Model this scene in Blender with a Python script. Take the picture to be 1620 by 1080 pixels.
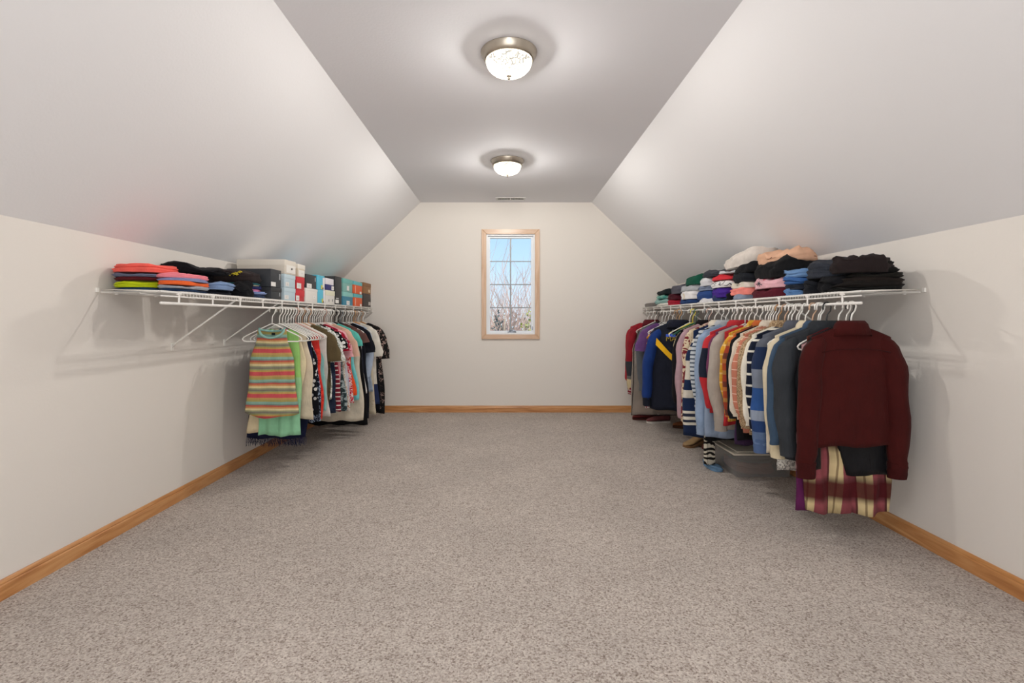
import bpy, bmesh, math, random
from mathutils import Vector, Matrix, noise

for o in list(bpy.data.objects): bpy.data.objects.remove(o, do_unlink=True)
SC = bpy.context.scene
COL = SC.collection
R = math.radians
F = 810.0; CX = 799.0; CY = 504.0; CAMZ = 1.088      # focal length in px, vanishing point, eye height

# ------------------------------------------------------------------ camera
cam = bpy.data.cameras.new('camera'); cam.sensor_width = 36.0; cam.lens = F/1620*36
cam.shift_x = (810-CX)/1620; cam.shift_y = -(540-CY)/1620
cam.clip_start = 0.05; cam.clip_end = 300
camo = bpy.data.objects.new('camera', cam); COL.objects.link(camo)
camo.location = (0, 0, CAMZ); camo.rotation_euler = (R(90), 0, 0)
SC.camera = camo

# ------------------------------------------------------------------ exposure, world, lights
vs = SC.view_settings
vs.view_transform = 'Standard'; vs.look = 'None'; vs.gamma = 1.0; vs.use_curve_mapping = False
vs.exposure = 0.17
LAMP_W = 42.0          # watts of each ceiling fixture's bulbs
DOME_E = 4.2           # emission of the glowing glass
world = bpy.data.worlds.new('sky'); SC.world = world; world.use_nodes = True
nt = world.node_tree; nt.nodes.clear()
wo = nt.nodes.new('ShaderNodeOutputWorld'); bg = nt.nodes.new('ShaderNodeBackground')
tc = nt.nodes.new('ShaderNodeTexCoord'); sp = nt.nodes.new('ShaderNodeSeparateXYZ'); cr = nt.nodes.new('ShaderNodeValToRGB')
nt.links.new(tc.outputs['Generated'], sp.inputs[0]); nt.links.new(sp.outputs['Z'], cr.inputs[0])
cr.color_ramp.elements[0].position = 0.0; cr.color_ramp.elements[0].color = (0.72, 0.84, 0.95, 1)
cr.color_ramp.elements[1].position = 0.30; cr.color_ramp.elements[1].color = (0.26, 0.50, 0.86, 1)
e = cr.color_ramp.elements.new(0.12); e.color = (0.50, 0.72, 0.93, 1)
nt.links.new(cr.outputs[0], bg.inputs[0]); bg.inputs[1].default_value = 1.05
nt.links.new(bg.outputs[0], wo.inputs[0])
sun = bpy.data.lights.new('sun', 'SUN'); sun.energy = 3.2; sun.angle = R(0.6); sun.color = (1, .95, .88)
suno = bpy.data.objects.new('sun', sun); COL.objects.link(suno)
suno.rotation_euler = (R(52), 0, R(-28)); suno.location = (0, -6, 9)

# added unseen fill light behind the camera
def area(name, loc, rot, sx, sy, power, color):
    l = bpy.data.lights.new(name, 'AREA'); l.shape = 'RECTANGLE'; l.size = sx; l.size_y = sy
    l.energy = power; l.color = color
    o = bpy.data.objects.new(name, l); COL.objects.link(o); o.location = loc; o.rotation_euler = rot
    return o
REAR = area('rear_fill_light', (0.0, -1.45, 1.0), (R(148), 0, 0), 3.0, 1.0, 42.0, (0.93, 0.96, 1.0))
REAR.rotation_euler = (R(90), 0, 0)

# ------------------------------------------------------------------ room numbers
XL, XR = -1.953, 2.007
YB, YN = 5.956, -1.9
HC, HK = 2.441, 1.49            # ceiling, knee wall
CL, CR_ = -0.985, 1.01          # ceiling edges

# ------------------------------------------------------------------ helpers
def tag(o, label=None, cat=None, group=None, kind=None):
    if label: o['label'] = label
    if cat: o['category'] = cat
    if group: o['group'] = group
    if kind: o['kind'] = kind
    return o
def empty(name, loc, rz=0, label=None, cat=None, group=None):
    o = bpy.data.objects.new(name, None); COL.objects.link(o)
    o.location = loc; o.rotation_euler = (0, 0, rz); o.empty_display_size = .05
    return tag(o, label, cat, group)
class MB:
    def __init__(s): s.v = []; s.f = []
    def add(s, vs_, fs_):
        n = len(s.v); s.v += [tuple(a) for a in vs_]; s.f += [tuple(i+n for i in q) for q in fs_]
    def box(s, a, b, bev=0):
        x0, y0, z0 = [min(a[i], b[i]) for i in range(3)]; x1, y1, z1 = [max(a[i], b[i]) for i in range(3)]
        if bev <= 0:
            s.add([(x0,y0,z0),(x1,y0,z0),(x1,y1,z0),(x0,y1,z0),(x0,y0,z1),(x1,y0,z1),(x1,y1,z1),(x0,y1,z1)],
                  [(0,3,2,1),(4,5,6,7),(0,1,5,4),(1,2,6,5),(2,3,7,6),(3,0,4,7)])
        else:
            bm = bmesh.new(); bmesh.ops.create_cube(bm, size=1)
            for v in bm.verts:
                v.co = ((x0+x1)/2+v.co.x*(x1-x0), (y0+y1)/2+v.co.y*(y1-y0), (z0+z1)/2+v.co.z*(z1-z0))
            bmesh.ops.bevel(bm, geom=bm.edges[:], offset=bev, segments=2, affect='EDGES', profile=.6)
            bm.verts.index_update()
            s.add([v.co for v in bm.verts], [[v.index for v in f.verts] for f in bm.faces]); bm.free()
        return s
    def tube(s, pts, r, n=8, cap=True, closed=False):
        pts = [Vector(p) for p in pts]; m = len(pts)
        rs = r if isinstance(r, (list, tuple)) else [r]*m
        rings = []; up = None
        for i, p in enumerate(pts):
            if closed: t = pts[(i+1) % m]-pts[i-1]
            else: t = pts[min(i+1, m-1)]-pts[max(i-1, 0)]
            t.normalize()
            if up is None:
                up = Vector((0, 0, 1)) if abs(t.z) < .9 else Vector((0, 1, 0))
            up = (up - t*up.dot(t)); 
            if up.length < 1e-5: up = t.orthogonal()
            up.normalize(); sd = t.cross(up)
            rings.append([p+(up*math.cos(2*math.pi*k/n)+sd*math.sin(2*math.pi*k/n))*rs[i] for k in range(n)])
        vs_ = [v for rg in rings for v in rg]; fs_ = []
        for i in range(m if closed else m-1):
            j = (i+1) % m
            for k in range(n):
                fs_.append((i*n+k, i*n+(k+1) % n, j*n+(k+1) % n, j*n+k))
        if cap and not closed:
            fs_.append(tuple(range(n))); fs_.append(tuple((m-1)*n+k for k in reversed(range(n))))
        s.add(vs_, fs_); return s
    def lathe(s, prof, c=(0, 0, 0), n=40):
        vs_ = []; fs_ = []
        for r, z in prof:
            for k in range(n):
                a = 2*math.pi*k/n; vs_.append((c[0]+r*math.cos(a), c[1]+r*math.sin(a), c[2]+z))
        for i in range(len(prof)-1):
            for k in range(n): fs_.append((i*n+k, i*n+(k+1) % n, (i+1)*n+(k+1) % n, (i+1)*n+k))
        s.add(vs_, fs_); return s
    def build(s, name, mat=None, parent=None, smooth=False, loc=None, fix=True):
        me = bpy.data.meshes.new(name); me.from_pydata(s.v, [], s.f); me.update()
        if fix:
            bm = bmesh.new(); bm.from_mesh(me); bmesh.ops.recalc_face_normals(bm, faces=bm.faces[:]); bm.to_mesh(me); bm.free()
        if smooth: me.polygons.foreach_set('use_smooth', [True]*len(me.polygons))
        if mat: me.materials.append(mat)
        o = bpy.data.objects.new(name, me); COL.objects.link(o)
        if parent: o.parent = parent
        if loc: o.location = loc
        return o
def autosmooth(o, ang=35):
    me = o.data; me.polygons.foreach_set('use_smooth', [True]*len(me.polygons))
    bm = bmesh.new(); bm.from_mesh(me)
    for ed in bm.edges:
        if len(ed.link_faces) == 2 and ed.calc_face_angle() > R(ang): ed.smooth = False
    bm.to_mesh(me); bm.free(); return o
def sm(a, b, x):
    t = max(0., min(1., (x-a)/(b-a))) if b != a else float(x >= a)
    return t*t*(3-2*t)
def lerp(a, b, t): return a+(b-a)*t

# ------------------------------------------------------------------ materials
def srgb(c):
    if isinstance(c, str):
        c = c.lstrip('#'); c = [int(c[i:i+2], 16)/255 for i in (0, 2, 4)]
    return tuple((x/12.92 if x <= .04045 else ((x+.055)/1.055)**2.4) for x in c)+(1,)
def newmat(name):
    m = bpy.data.materials.new(name); m.use_nodes = True; t = m.node_tree
    b = t.nodes['Principled BSDF']; return m, t, b
def nd(t, kind, **kw):
    n = t.nodes.new(kind)
    for k, v in kw.items():
        if k.startswith('i_'): n.inputs[k[2:].replace('_', ' ')].default_value = v
        else: setattr(n, k, v)
    return n
def plain(name, col, rough=.5, metal=0, bump=0, bscale=200, var=0, vscale=8, spec=None):
    m, t, b = newmat(name); c = srgb(col)
    b.inputs['Base Color'].default_value = c; b.inputs['Roughness'].default_value = rough; b.inputs['Metallic'].default_value = metal
    if spec is not None: b.inputs['Specular IOR Level'].default_value = spec
    if bump or var: co = nd(t, 'ShaderNodeTexCoord')
    if var:
        n = nd(t, 'ShaderNodeTexNoise', i_Scale=vscale, i_Detail=4.0); t.links.new(co.outputs['Object'], n.inputs['Vector'])
        mx = nd(t, 'ShaderNodeMix', data_type='RGBA'); mx.inputs[6].default_value = tuple(x*(1-var) for x in c[:3])+(1,)
        mx.inputs[7].default_value = tuple(min(1, x*(1+var)) for x in c[:3])+(1,)
        t.links.new(n.outputs['Fac'], mx.inputs[0]); t.links.new(mx.outputs[2], b.inputs['Base Color'])
    if bump:
        n = nd(t, 'ShaderNodeTexNoise', i_Scale=float(bscale), i_Detail=3.0); t.links.new(co.outputs['Object'], n.inputs['Vector'])
        bp = nd(t, 'ShaderNodeBump', i_Strength=bump, i_Distance=.003); t.links.new(n.outputs['Fac'], bp.inputs['Height'])
        t.links.new(bp.outputs[0], b.inputs['Normal'])
    return m
M_wall = plain('wall_paint', '#e6e0d8', .8, bump=.12, bscale=90, spec=.2)
M_slope = plain('slope_paint', '#eae9ea', .8, bump=.12, bscale=90, spec=.2)
M_ceil = plain('ceiling_paint', '#efeff3', .85, bump=.15, bscale=90, spec=.2)
M_wire = plain('white_coated_wire', '#ebe7e0', .35)
M_plastic = plain('white_hanger_plastic', '#f2efe8', .35)
M_pan = plain('brushed_nickel', '#b3aa9c', .32, 1)
M_vinyl = plain('white_window_vinyl', '#eceff2', .4)
M_muntin = plain('grey_window_grille', '#9a9ea2', .4)
M_crank = plain('grey_crank_metal', '#8a9098', .35, .8)
M_vent = plain('vent_metal', '#dcdcda', .5)
M_dark = plain('dark_duct', '#3a3a3a', .9)

def carpet_mat():
    m, t, b = newmat('carpet_pile')
    co = nd(t, 'ShaderNodeTexCoord')
    v = nd(t, 'ShaderNodeTexVoronoi', i_Scale=170.0); t.links.new(co.outputs['Object'], v.inputs['Vector'])
    n1 = nd(t, 'ShaderNodeTexNoise', i_Scale=120.0, i_Detail=4.0, i_Roughness=.75); t.links.new(co.outputs['Object'], n1.inputs['Vector'])
    n2 = nd(t, 'ShaderNodeTexNoise', i_Scale=2.2, i_Detail=3.0); t.links.new(co.outputs['Object'], n2.inputs['Vector'])
    n3 = nd(t, 'ShaderNodeTexNoise', i_Scale=24.0, i_Detail=3.0); t.links.new(co.outputs['Object'], n3.inputs['Vector'])
    bw = nd(t, 'ShaderNodeSeparateColor'); t.links.new(v.outputs['Color'], bw.inputs[0])
    ad = nd(t, 'ShaderNodeMath', operation='MULTIPLY_ADD'); t.links.new(n1.outputs['Fac'], ad.inputs[0]); ad.inputs[1].default_value = 1.15
    mm = nd(t, 'ShaderNodeMath', operation='MULTIPLY_ADD'); t.links.new(bw.outputs[0], mm.inputs[0]); mm.inputs[1].default_value = .42; mm.inputs[2].default_value = -.27
    t.links.new(mm.outputs[0], ad.inputs[2])
    ad2 = nd(t, 'ShaderNodeMath', operation='MULTIPLY_ADD'); t.links.new(n3.outputs['Fac'], ad2.inputs[0]); ad2.inputs[1].default_value = .25; t.links.new(ad.outputs[0], ad2.inputs[2])
    r = nd(t, 'ShaderNodeValToRGB'); t.links.new(ad2.outputs[0], r.inputs[0])
    els = r.color_ramp.elements
    els[0].position = .28; els[0].color = srgb('#6b5a4e'); els[1].position = .88; els[1].color = srgb('#dbd1c6')
    for p, c in ((.42, '#9a8a7e'), (.56, '#b9aca1'), (.7, '#c9beb4')):
        q = els.new(p); q.color = srgb(c)
    h = nd(t, 'ShaderNodeHueSaturation'); t.links.new(r.outputs[0], h.inputs['Color'])
    vv = nd(t, 'ShaderNodeMapRange'); t.links.new(n2.outputs['Fac'], vv.inputs[0]); vv.inputs[1].default_value = .3; vv.inputs[2].default_value = .7; vv.inputs[3].default_value = .92; vv.inputs[4].default_value = 1.06
    t.links.new(vv.outputs[0], h.inputs['Value']); t.links.new(h.outputs[0], b.inputs['Base Color'])
    b.inputs['Roughness'].default_value = 1; b.inputs['Specular IOR Level'].default_value = .05
    b.inputs['Sheen Weight'].default_value = .15
    bp = nd(t, 'ShaderNodeBump', i_Strength=.8, i_Distance=.008); t.links.new(ad.outputs[0], bp.inputs['Height']); t.links.new(bp.outputs[0], b.inputs['Normal'])
    return m
M_carpet = carpet_mat()
def wood_mat(name, c1, c2, c3, axis='Y', rough=.4):
    m, t, b = newmat(name)
    co = nd(t, 'ShaderNodeTexCoord'); mp = nd(t, 'ShaderNodeMapping')
    sc = {'X': (1.2, 16, 16), 'Y': (16, 1.2, 16), 'Z': (16, 16, 1.2)}[axis]; mp.inputs['Scale'].default_value = sc
    t.links.new(co.outputs['Object'], mp.inputs[0])
    n = nd(t, 'ShaderNodeTexNoise', i_Scale=1.5, i_Detail=5.0, i_Distortion=1.6); t.links.new(mp.outputs[0], n.inputs['Vector'])
    r = nd(t, 'ShaderNodeValToRGB'); t.links.new(n.outputs['Fac'], r.inputs[0])
    r.color_ramp.elements[0].position = .3; r.color_ramp.elements[0].color = srgb(c1)
    r.color_ramp.elements[1].position = .72; r.color_ramp.elements[1].color = srgb(c3)
    q = r.color_ramp.elements.new(.5); q.color = srgb(c2)
    t.links.new(r.outputs[0], b.inputs['Base Color']); b.inputs['Roughness'].default_value = rough
    b.inputs['Coat Weight'].default_value = .25; b.inputs['Coat Roughness'].default_value = .25
    return m
M_base = wood_mat('oak_baseboard', '#a86c38', '#c58a52', '#d7a36d', 'Y')
M_baseX = wood_mat('oak_baseboard_back', '#a86c38', '#c58a52', '#d7a36d', 'X')
M_trimZ = wood_mat('maple_casing_side', '#c29a78', '#cfab8b', '#dabb9f', 'Z')
M_trimX = wood_mat('maple_casing_head', '#c29a78', '#cfab8b', '#dabb9f', 'X')

_fc = {}
def finish_fabric(t, b, colsock, col, rough, fuzz):
    co = nd(t, 'ShaderNodeTexCoord')
    n = nd(t, 'ShaderNodeTexNoise', i_Scale=14.0, i_Detail=3.0); t.links.new(co.outputs['Object'], n.inputs['Vector'])
    h = nd(t, 'ShaderNodeHueSaturation')
    mr = nd(t, 'ShaderNodeMapRange'); mr.inputs[1].default_value = .3; mr.inputs[2].default_value = .7; mr.inputs[3].default_value = .88; mr.inputs[4].default_value = 1.1
    t.links.new(n.outputs['Fac'], mr.inputs[0]); t.links.new(mr.outputs[0], h.inputs['Value'])
    if colsock: t.links.new(colsock, h.inputs['Color'])
    else: h.inputs['Color'].default_value = col
    t.links.new(h.outputs[0], b.inputs['Base Color'])
    b.inputs['Roughness'].default_value = rough; b.inputs['Specular IOR Level'].default_value = .15
    b.inputs['Sheen Weight'].default_value = .02; b.inputs['Sheen Roughness'].default_value = .5
    mp = nd(t, 'ShaderNodeMapping'); mp.inputs['Scale'].default_value = (1, 1, .35); t.links.new(co.outputs['Object'], mp.inputs[0])
    w = nd(t, 'ShaderNodeTexNoise', i_Scale=22.0, i_Detail=4.0, i_Distortion=.8); t.links.new(mp.outputs[0], w.inputs['Vector'])
    f = nd(t, 'ShaderNodeTexNoise', i_Scale=350.0, i_Detail=2.0); t.links.new(co.outputs['Object'], f.inputs['Vector'])
    ma = nd(t, 'ShaderNodeMath', operation='MULTIPLY_ADD'); t.links.new(f.outputs['Fac'], ma.inputs[0]); ma.inputs[1].default_value = .08+fuzz; t.links.new(w.outputs['Fac'], ma.inputs[2])
    bp = nd(t, 'ShaderNodeBump', i_Strength=.55, i_Distance=.012); t.links.new(ma.outputs[0], bp.inputs['Height']); t.links.new(bp.outputs[0], b.inputs['Normal'])
def ramp_fill(r, stops, const=True):
    r.color_ramp.interpolation = 'CONSTANT' if const else 'LINEAR'
    els = r.color_ramp.elements
    els[0].position = stops[0][0]; els[0].color = srgb(stops[0][1])
    els[1].position = stops[-1][0]; els[1].color = srgb(stops[-1][1])
    for p, c in stops[1:-1]:
        q = els.new(p); q.color = srgb(c)
def periodic(t, sep, axis, period, off=0):
    m = nd(t, 'ShaderNodeMath', operation='MULTIPLY_ADD'); m.inputs[1].default_value = 1/period; m.inputs[2].default_value = off+50
    t.links.new(sep.outputs[axis], m.inputs[0])
    fr = nd(t, 'ShaderNodeMath', operation='FRACT'); t.links.new(m.outputs[0], fr.inputs[0]); return fr.outputs[0]
def fab(spec, rough=.85, fuzz=0.0):
    """spec: '#hex' or tuple (kind, ...)"""
    key = (repr(spec), rough, fuzz)
    if key in _fc: return _fc[key]
    m, t, b = newmat('fabric')
    if isinstance(spec, str): finish_fabric(t, b, None, srgb(spec), rough, fuzz)
    else:
        co = nd(t, 'ShaderNodeTexCoord'); sep = nd(t, 'ShaderNodeSeparateXYZ')
        wv = nd(t, 'ShaderNodeTexNoise', i_Scale=5.0); t.links.new(co.outputs['Object'], wv.inputs['Vector'])
        vm = nd(t, 'ShaderNodeVectorMath', operation='MULTIPLY_ADD'); t.links.new(wv.outputs['Color'], vm.inputs[0])
        vm.inputs[1].default_value = (.02, .02, .012); t.links.new(co.outputs['Object'], vm.inputs[2])
        t.links.new(vm.outputs[0], sep.inputs[0])
        k = spec[0]
        if k == 'stripe':          # (kind, axis 0/1/2, period, stops)
            r = nd(t, 'ShaderNodeValToRGB'); ramp_fill(r, spec[3]); t.links.new(periodic(t, sep, spec[1], spec[2]), r.inputs[0]); cs = r.outputs[0]
        elif k == 'plaid':         # (kind, period, stopsX, stopsZ)
            r1 = nd(t, 'ShaderNodeValToRGB'); ramp_fill(r1, spec[2]); t.links.new(periodic(t, sep, 0, spec[1]), r1.inputs[0])
            r2 = nd(t, 'ShaderNodeValToRGB'); ramp_fill(r2, spec[3]); t.links.new(periodic(t, sep, 2, spec[4] if len(spec) > 4 else spec[1]*1.15, .2), r2.inputs[0])
            mx = nd(t, 'ShaderNodeMix', data_type='RGBA'); mx.inputs[0].default_value = .5
            t.links.new(r1.outputs[0], mx.inputs[6]); t.links.new(r2.outputs[0], mx.inputs[7]); cs = mx.outputs[2]
        elif k == 'check':         # (kind, px, stopsX, pz, rows[(pos, colour, share of the columns)])
            r1 = nd(t, 'ShaderNodeValToRGB'); ramp_fill(r1, spec[2]); t.links.new(periodic(t, sep, 0, spec[1]), r1.inputs[0])
            pz = periodic(t, sep, 2, spec[3])
            r2 = nd(t, 'ShaderNodeValToRGB'); ramp_fill(r2, [(a, c) for a, c, w in spec[4]], False); t.links.new(pz, r2.inputs[0])
            r3 = nd(t, 'ShaderNodeValToRGB'); ramp_fill(r3, [(a, '#000000') for a, c, w in spec[4]], False)
            for q_ in range(len(spec[4])): w = spec[4][q_][2]; r3.color_ramp.elements[q_].color = (w, w, w, 1)
            t.links.new(pz, r3.inputs[0])
            mx = nd(t, 'ShaderNodeMix', data_type='RGBA'); t.links.new(r3.outputs[0], mx.inputs[0])
            t.links.new(r2.outputs[0], mx.inputs[6]); t.links.new(r1.outputs[0], mx.inputs[7]); cs = mx.outputs[2]
        elif k == 'dots':          # (kind, scale, thr, base, dot)
            v = nd(t, 'ShaderNodeTexVoronoi', i_Scale=float(spec[1])); t.links.new(co.outputs['Object'], v.inputs['Vector'])
            r = nd(t, 'ShaderNodeValToRGB'); ramp_fill(r, [(0, spec[4]), (spec[2], spec[3])]); t.links.new(v.outputs['Distance'], r.inputs[0]); cs = r.outputs[0]
        elif k == 'blotch':        # (kind, scale, stops)
            v = nd(t, 'ShaderNodeTexNoise', i_Scale=float(spec[1]), i_Detail=2.0, i_Distortion=1.2); t.links.new(co.outputs['Object'], v.inputs['Vector'])
            r = nd(t, 'ShaderNodeValToRGB'); ramp_fill(r, spec[2]); t.links.new(v.outputs['Fac'], r.inputs[0]); cs = r.outputs[0]
        elif k == 'block':         # (kind, [(z, col)...] from the hem up in metres over 1.2 m)
            mz = nd(t, 'ShaderNodeMath', operation='MULTIPLY'); mz.inputs[1].default_value = 1/1.2; t.links.new(sep.outputs[2], mz.inputs[0])
            r = nd(t, 'ShaderNodeValToRGB'); ramp_fill(r, [(z/1.2, c) for z, c in spec[1]]); t.links.new(mz.outputs[0], r.inputs[0]); cs = r.outputs[0]
        elif k == 'zebra':
            v = nd(t, 'ShaderNodeTexWave', i_Scale=9.0, i_Distortion=9.0, i_Detail=2.0); v.bands_direction = 'Z'; t.links.new(co.outputs['Object'], v.inputs['Vector'])
            r = nd(t, 'ShaderNodeValToRGB'); ramp_fill(r, [(0, spec[1]), (.5, spec[2])]); t.links.new(v.outputs['Fac'], r.inputs[0]); cs = r.outputs[0]
        finish_fabric(t, b, cs, None, rough, fuzz)
    _fc[key] = m; return m

# ------------------------------------------------------------------ room shell
TH = .12
def slab(name, quad, out, mat, kind='structure'):
    q = [Vector(p) for p in quad]; o = Vector(out)*TH
    mb = MB(); mb.add(q+[p+o for p in q], [(0,1,2,3),(7,6,5,4),(0,4,5,1),(1,5,6,2),(2,6,7,3),(3,7,4,0)])
    ob = mb.build(name, mat); tag(ob, kind=kind); return ob
fl = slab('floor', [(XL-.3,YN-.3,0),(XR+.3,YN-.3,0),(XR+.3,YB+.3,0),(XL-.3,YB+.3,0)], (0,0,-1), M_carpet)
slab('wall_left', [(XL,YN-.1,-.1),(XL,YB+.1,-.1),(XL,YB+.1,HK),(XL,YN-.1,HK)], (-1,0,0), M_wall)
slab('wall_right', [(XR,YN-.1,-.1),(XR,YB+.1,-.1),(XR,YB+.1,HK),(XR,YN-.1,HK)], (1,0,0), M_wall)
slab('wall_slope_left', [(XL,YN-.1,HK),(XL,YB+.1,HK),(CL,YB+.1,HC),(CL,YN-.1,HC)], (-.7,0,.7), M_slope)
slab('wall_slope_right', [(XR,YN-.1,HK),(XR,YB+.1,HK),(CR_,YB+.1,HC),(CR_,YN-.1,HC)], (.7,0,.7), M_slope)
slab('ceiling', [(CL-.05,YN-.1,HC),(CR_+.05,YN-.1,HC),(CR_+.05,YB+.1,HC),(CL-.05,YB+.1,HC)], (0,0,1), M_ceil)
slab('wall_front', [(XL-.1,YN,-.1),(XR+.1,YN,-.1),(XR+.1,YN,HC+.1),(XL-.1,YN,HC+.1)], (0,-1,0), M_wall)
# back wall with window opening
WX0, WX1, WZ0, WZ1 = -.217, .346, .907, 2.070
mb = MB()
for a, b_ in (((XL-.1,YB,-.1),(WX0,YB+TH,HC+.1)), ((WX1,YB,-.1),(XR+.1,YB+TH,HC+.1)), ((WX0,YB,-.1),(WX1,YB+TH,WZ0)), ((WX0,YB,WZ1),(WX1,YB+TH,HC+.1))):
    mb.box(a, b_)
tag(mb.build('wall_back', M_wall), kind='structure')
# baseboards: profile extruded
def baseboard(name, p0, p1, inward, mat, h=.078, d=.014):
    prof = [(0,0),(d,0),(d,h*.72),(d*.8,h*.78),(d*.86,h*.84),(d*.55,h*.95),(d*.3,h),(0,h)]
    p0, p1, n = Vector(p0), Vector(p1), Vector(inward)
    mb = MB(); k = len(prof)
    vs_ = [p0+n*a+Vector((0,0,z)) for a, z in prof]+[p1+n*a+Vector((0,0,z)) for a, z in prof]
    mb.add(vs_, [(i,(i+1) % k,k+(i+1) % k,k+i) for i in range(k)]+[tuple(range(k)), tuple(reversed(range(k,2*k)))])
    o = mb.build(name, mat); tag(o, kind='structure'); return o
baseboard('baseboard_left', (XL,YN,0), (XL,YB,0), (1,0,0), M_base)
baseboard('baseboard_right', (XR,YN,0), (XR,YB,0), (-1,0,0), M_base)
baseboard('baseboard_back', (XL,YB,0), (XR,YB,0), (0,-1,0), M_baseX)

# ------------------------------------------------------------------ window
win = empty('window_1', ((WX0+WX1)/2, YB, WZ0)); tag(win, kind='structure')
def wl(x, y, z): return (x-(WX0+WX1)/2, y-YB, z-WZ0)
TW = .056
def casing(name, quad, mat):
    mb = MB(); q = [Vector(wl(x, YB-.001, z)) for x, z in quad]
    f_ = [v+Vector((0,-.018,0)) for v in q]
    cen = sum(f_, Vector())/4
    g = [v+(cen-v)*.04+Vector((0,-.003,0)) for v in f_]
    mb.add(q+f_+g, [(0,3,2,1)]+[(i,(i+1)%4,4+(i+1)%4,4+i) for i in range(4)]+[(4+i,4+(i+1)%4,8+(i+1)%4,8+i) for i in range(4)]+[(8,9,10,11)])
    return mb.build(name, mat, win)
x0, x1, z0, z1 = WX0, WX1, WZ0, WZ1
casing('casing_board', [(x0-TW,z1+TW),(x1+TW,z1+TW),(x1,z1),(x0,z1)], M_trimX)
casing('casing_board', [(x0-TW,z0-TW),(x1+TW,z0-TW),(x1,z0),(x0,z0)], M_trimX)
casing('casing_board', [(x0-TW,z0-TW),(x0,z0),(x0,z1),(x0-TW,z1+TW)], M_trimZ)
casing('casing_board', [(x1+TW,z0-TW),(x1,z0),(x1,z1),(x1+TW,z1+TW)], M_trimZ)
def ring(mb, a0, a1, b0, b1, w, ya, yb):
    for p, q in (((a0,b0),(a1,b0+w)), ((a0,b1-w),(a1,b1)), ((a0,b0+w),(a0+w,b1-w)), ((a1-w,b0+w),(a1,b1-w))):
        mb.box(wl(p[0],ya,p[1]), wl(q[0],yb,q[1]))
mb = MB(); ring(mb, x0, x1, z0, z1, .018, YB+.0, YB+TH); mb.build('window_frame', M_vinyl, win)
mb = MB(); ring(mb, x0+.0182, x1-.0182, z0+.0182, z1-.0182, .022, YB+.035, YB+.085)
sash = mb.build('window_sash', M_vinyl, win)
gx0, gx1, gz0, gz1 = x0+.04, x1-.04, z0+.04, z1-.04
mg, t_, b_ = newmat('window_glass'); b_.inputs['Transmission Weight'].default_value = 1; b_.inputs['Roughness'].default_value = 0; b_.inputs['IOR'].default_value = 1.02
b_.inputs['Base Color'].default_value = (.99, 1, 1, 1)
MB().box(wl(gx0,YB+.058,gz0), wl(gx1,YB+.062,gz1)).build('glass_pane', mg, win)
mb = MB(); mb.box(wl((gx0+gx1)/2-.008,YB+.05,gz0), wl((gx0+gx1)/2+.008,YB+.056,gz1)); mb.build('window_muntin', M_muntin, win)
for k in (1, 2, 3):
    zz = gz0+(gz1-gz0)*k/4; MB().box(wl(gx0,YB+.0495,zz-.006), wl(gx1,YB+.0565,zz+.006)).build('window_muntin', M_muntin, win)
mb = MB(); xc = (x0+x1)/2+.015
mb.box(wl(xc-.05,YB+.005,z0+.012), wl(xc+.05,YB+.034,z0+.032), .004)
mb.tube([wl(xc-.03,YB+.004,z0+.036), wl(xc,YB-.006,z0+.044), wl(xc+.045,YB-.004,z0+.036)], [.006,.007,.008])
autosmooth(mb.build('window_crank', M_crank, win))
MB().box(wl(x1-.03,YB+.02,z0+.05), wl(x1-.02,YB+.034,z0+.09)).build('window_lock', M_crank, win)

# ------------------------------------------------------------------ ceiling fixtures
def dome_mat():
    m, t, b = newmat('lit_ribbed_glass')
    co = nd(t, 'ShaderNodeTexCoord')
    mp = nd(t, 'ShaderNodeMapping'); mp.inputs['Scale'].default_value = (70, 70, 14); t.links.new(co.outputs['Object'], mp.inputs[0])
    v = nd(t, 'ShaderNodeTexVoronoi', i_Scale=1.0); v.feature = 'DISTANCE_TO_EDGE'; t.links.new(mp.outputs[0], v.inputs['Vector'])
    r = nd(t, 'ShaderNodeMapRange'); t.links.new(v.outputs['Distance'], r.inputs[0]); r.inputs[1].default_value = .0; r.inputs[2].default_value = .22; r.inputs[3].default_value = .10; r.inputs[4].default_value = 1.0
    ml = nd(t, 'ShaderNodeMath', operation='MULTIPLY'); t.links.new(r.outputs[0], ml.inputs[0]); ml.inputs[1].default_value = DOME_E
    b.inputs['Base Color'].default_value = srgb('#2c2a26'); b.inputs['Roughness'].default_value = .12
    b.inputs['Emission Color'].default_value = (1, .93, .80, 1); t.links.new(ml.outputs[0], b.inputs['Emission Strength'])
    tr = nd(t, 'ShaderNodeBsdfTransparent'); tr.inputs[0].default_value = (1, .97, .92, 1); mx = nd(t, 'ShaderNodeMixShader'); mx.inputs[0].default_value = .62
    t.links.new(tr.outputs[0], mx.inputs[1]); t.links.new(b.outputs[0], mx.inputs[2]); t.links.new(mx.outputs[0], t.nodes['Material Output'].inputs[0])
    return m
M_dome = dome_mat()
LX = .020
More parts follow.
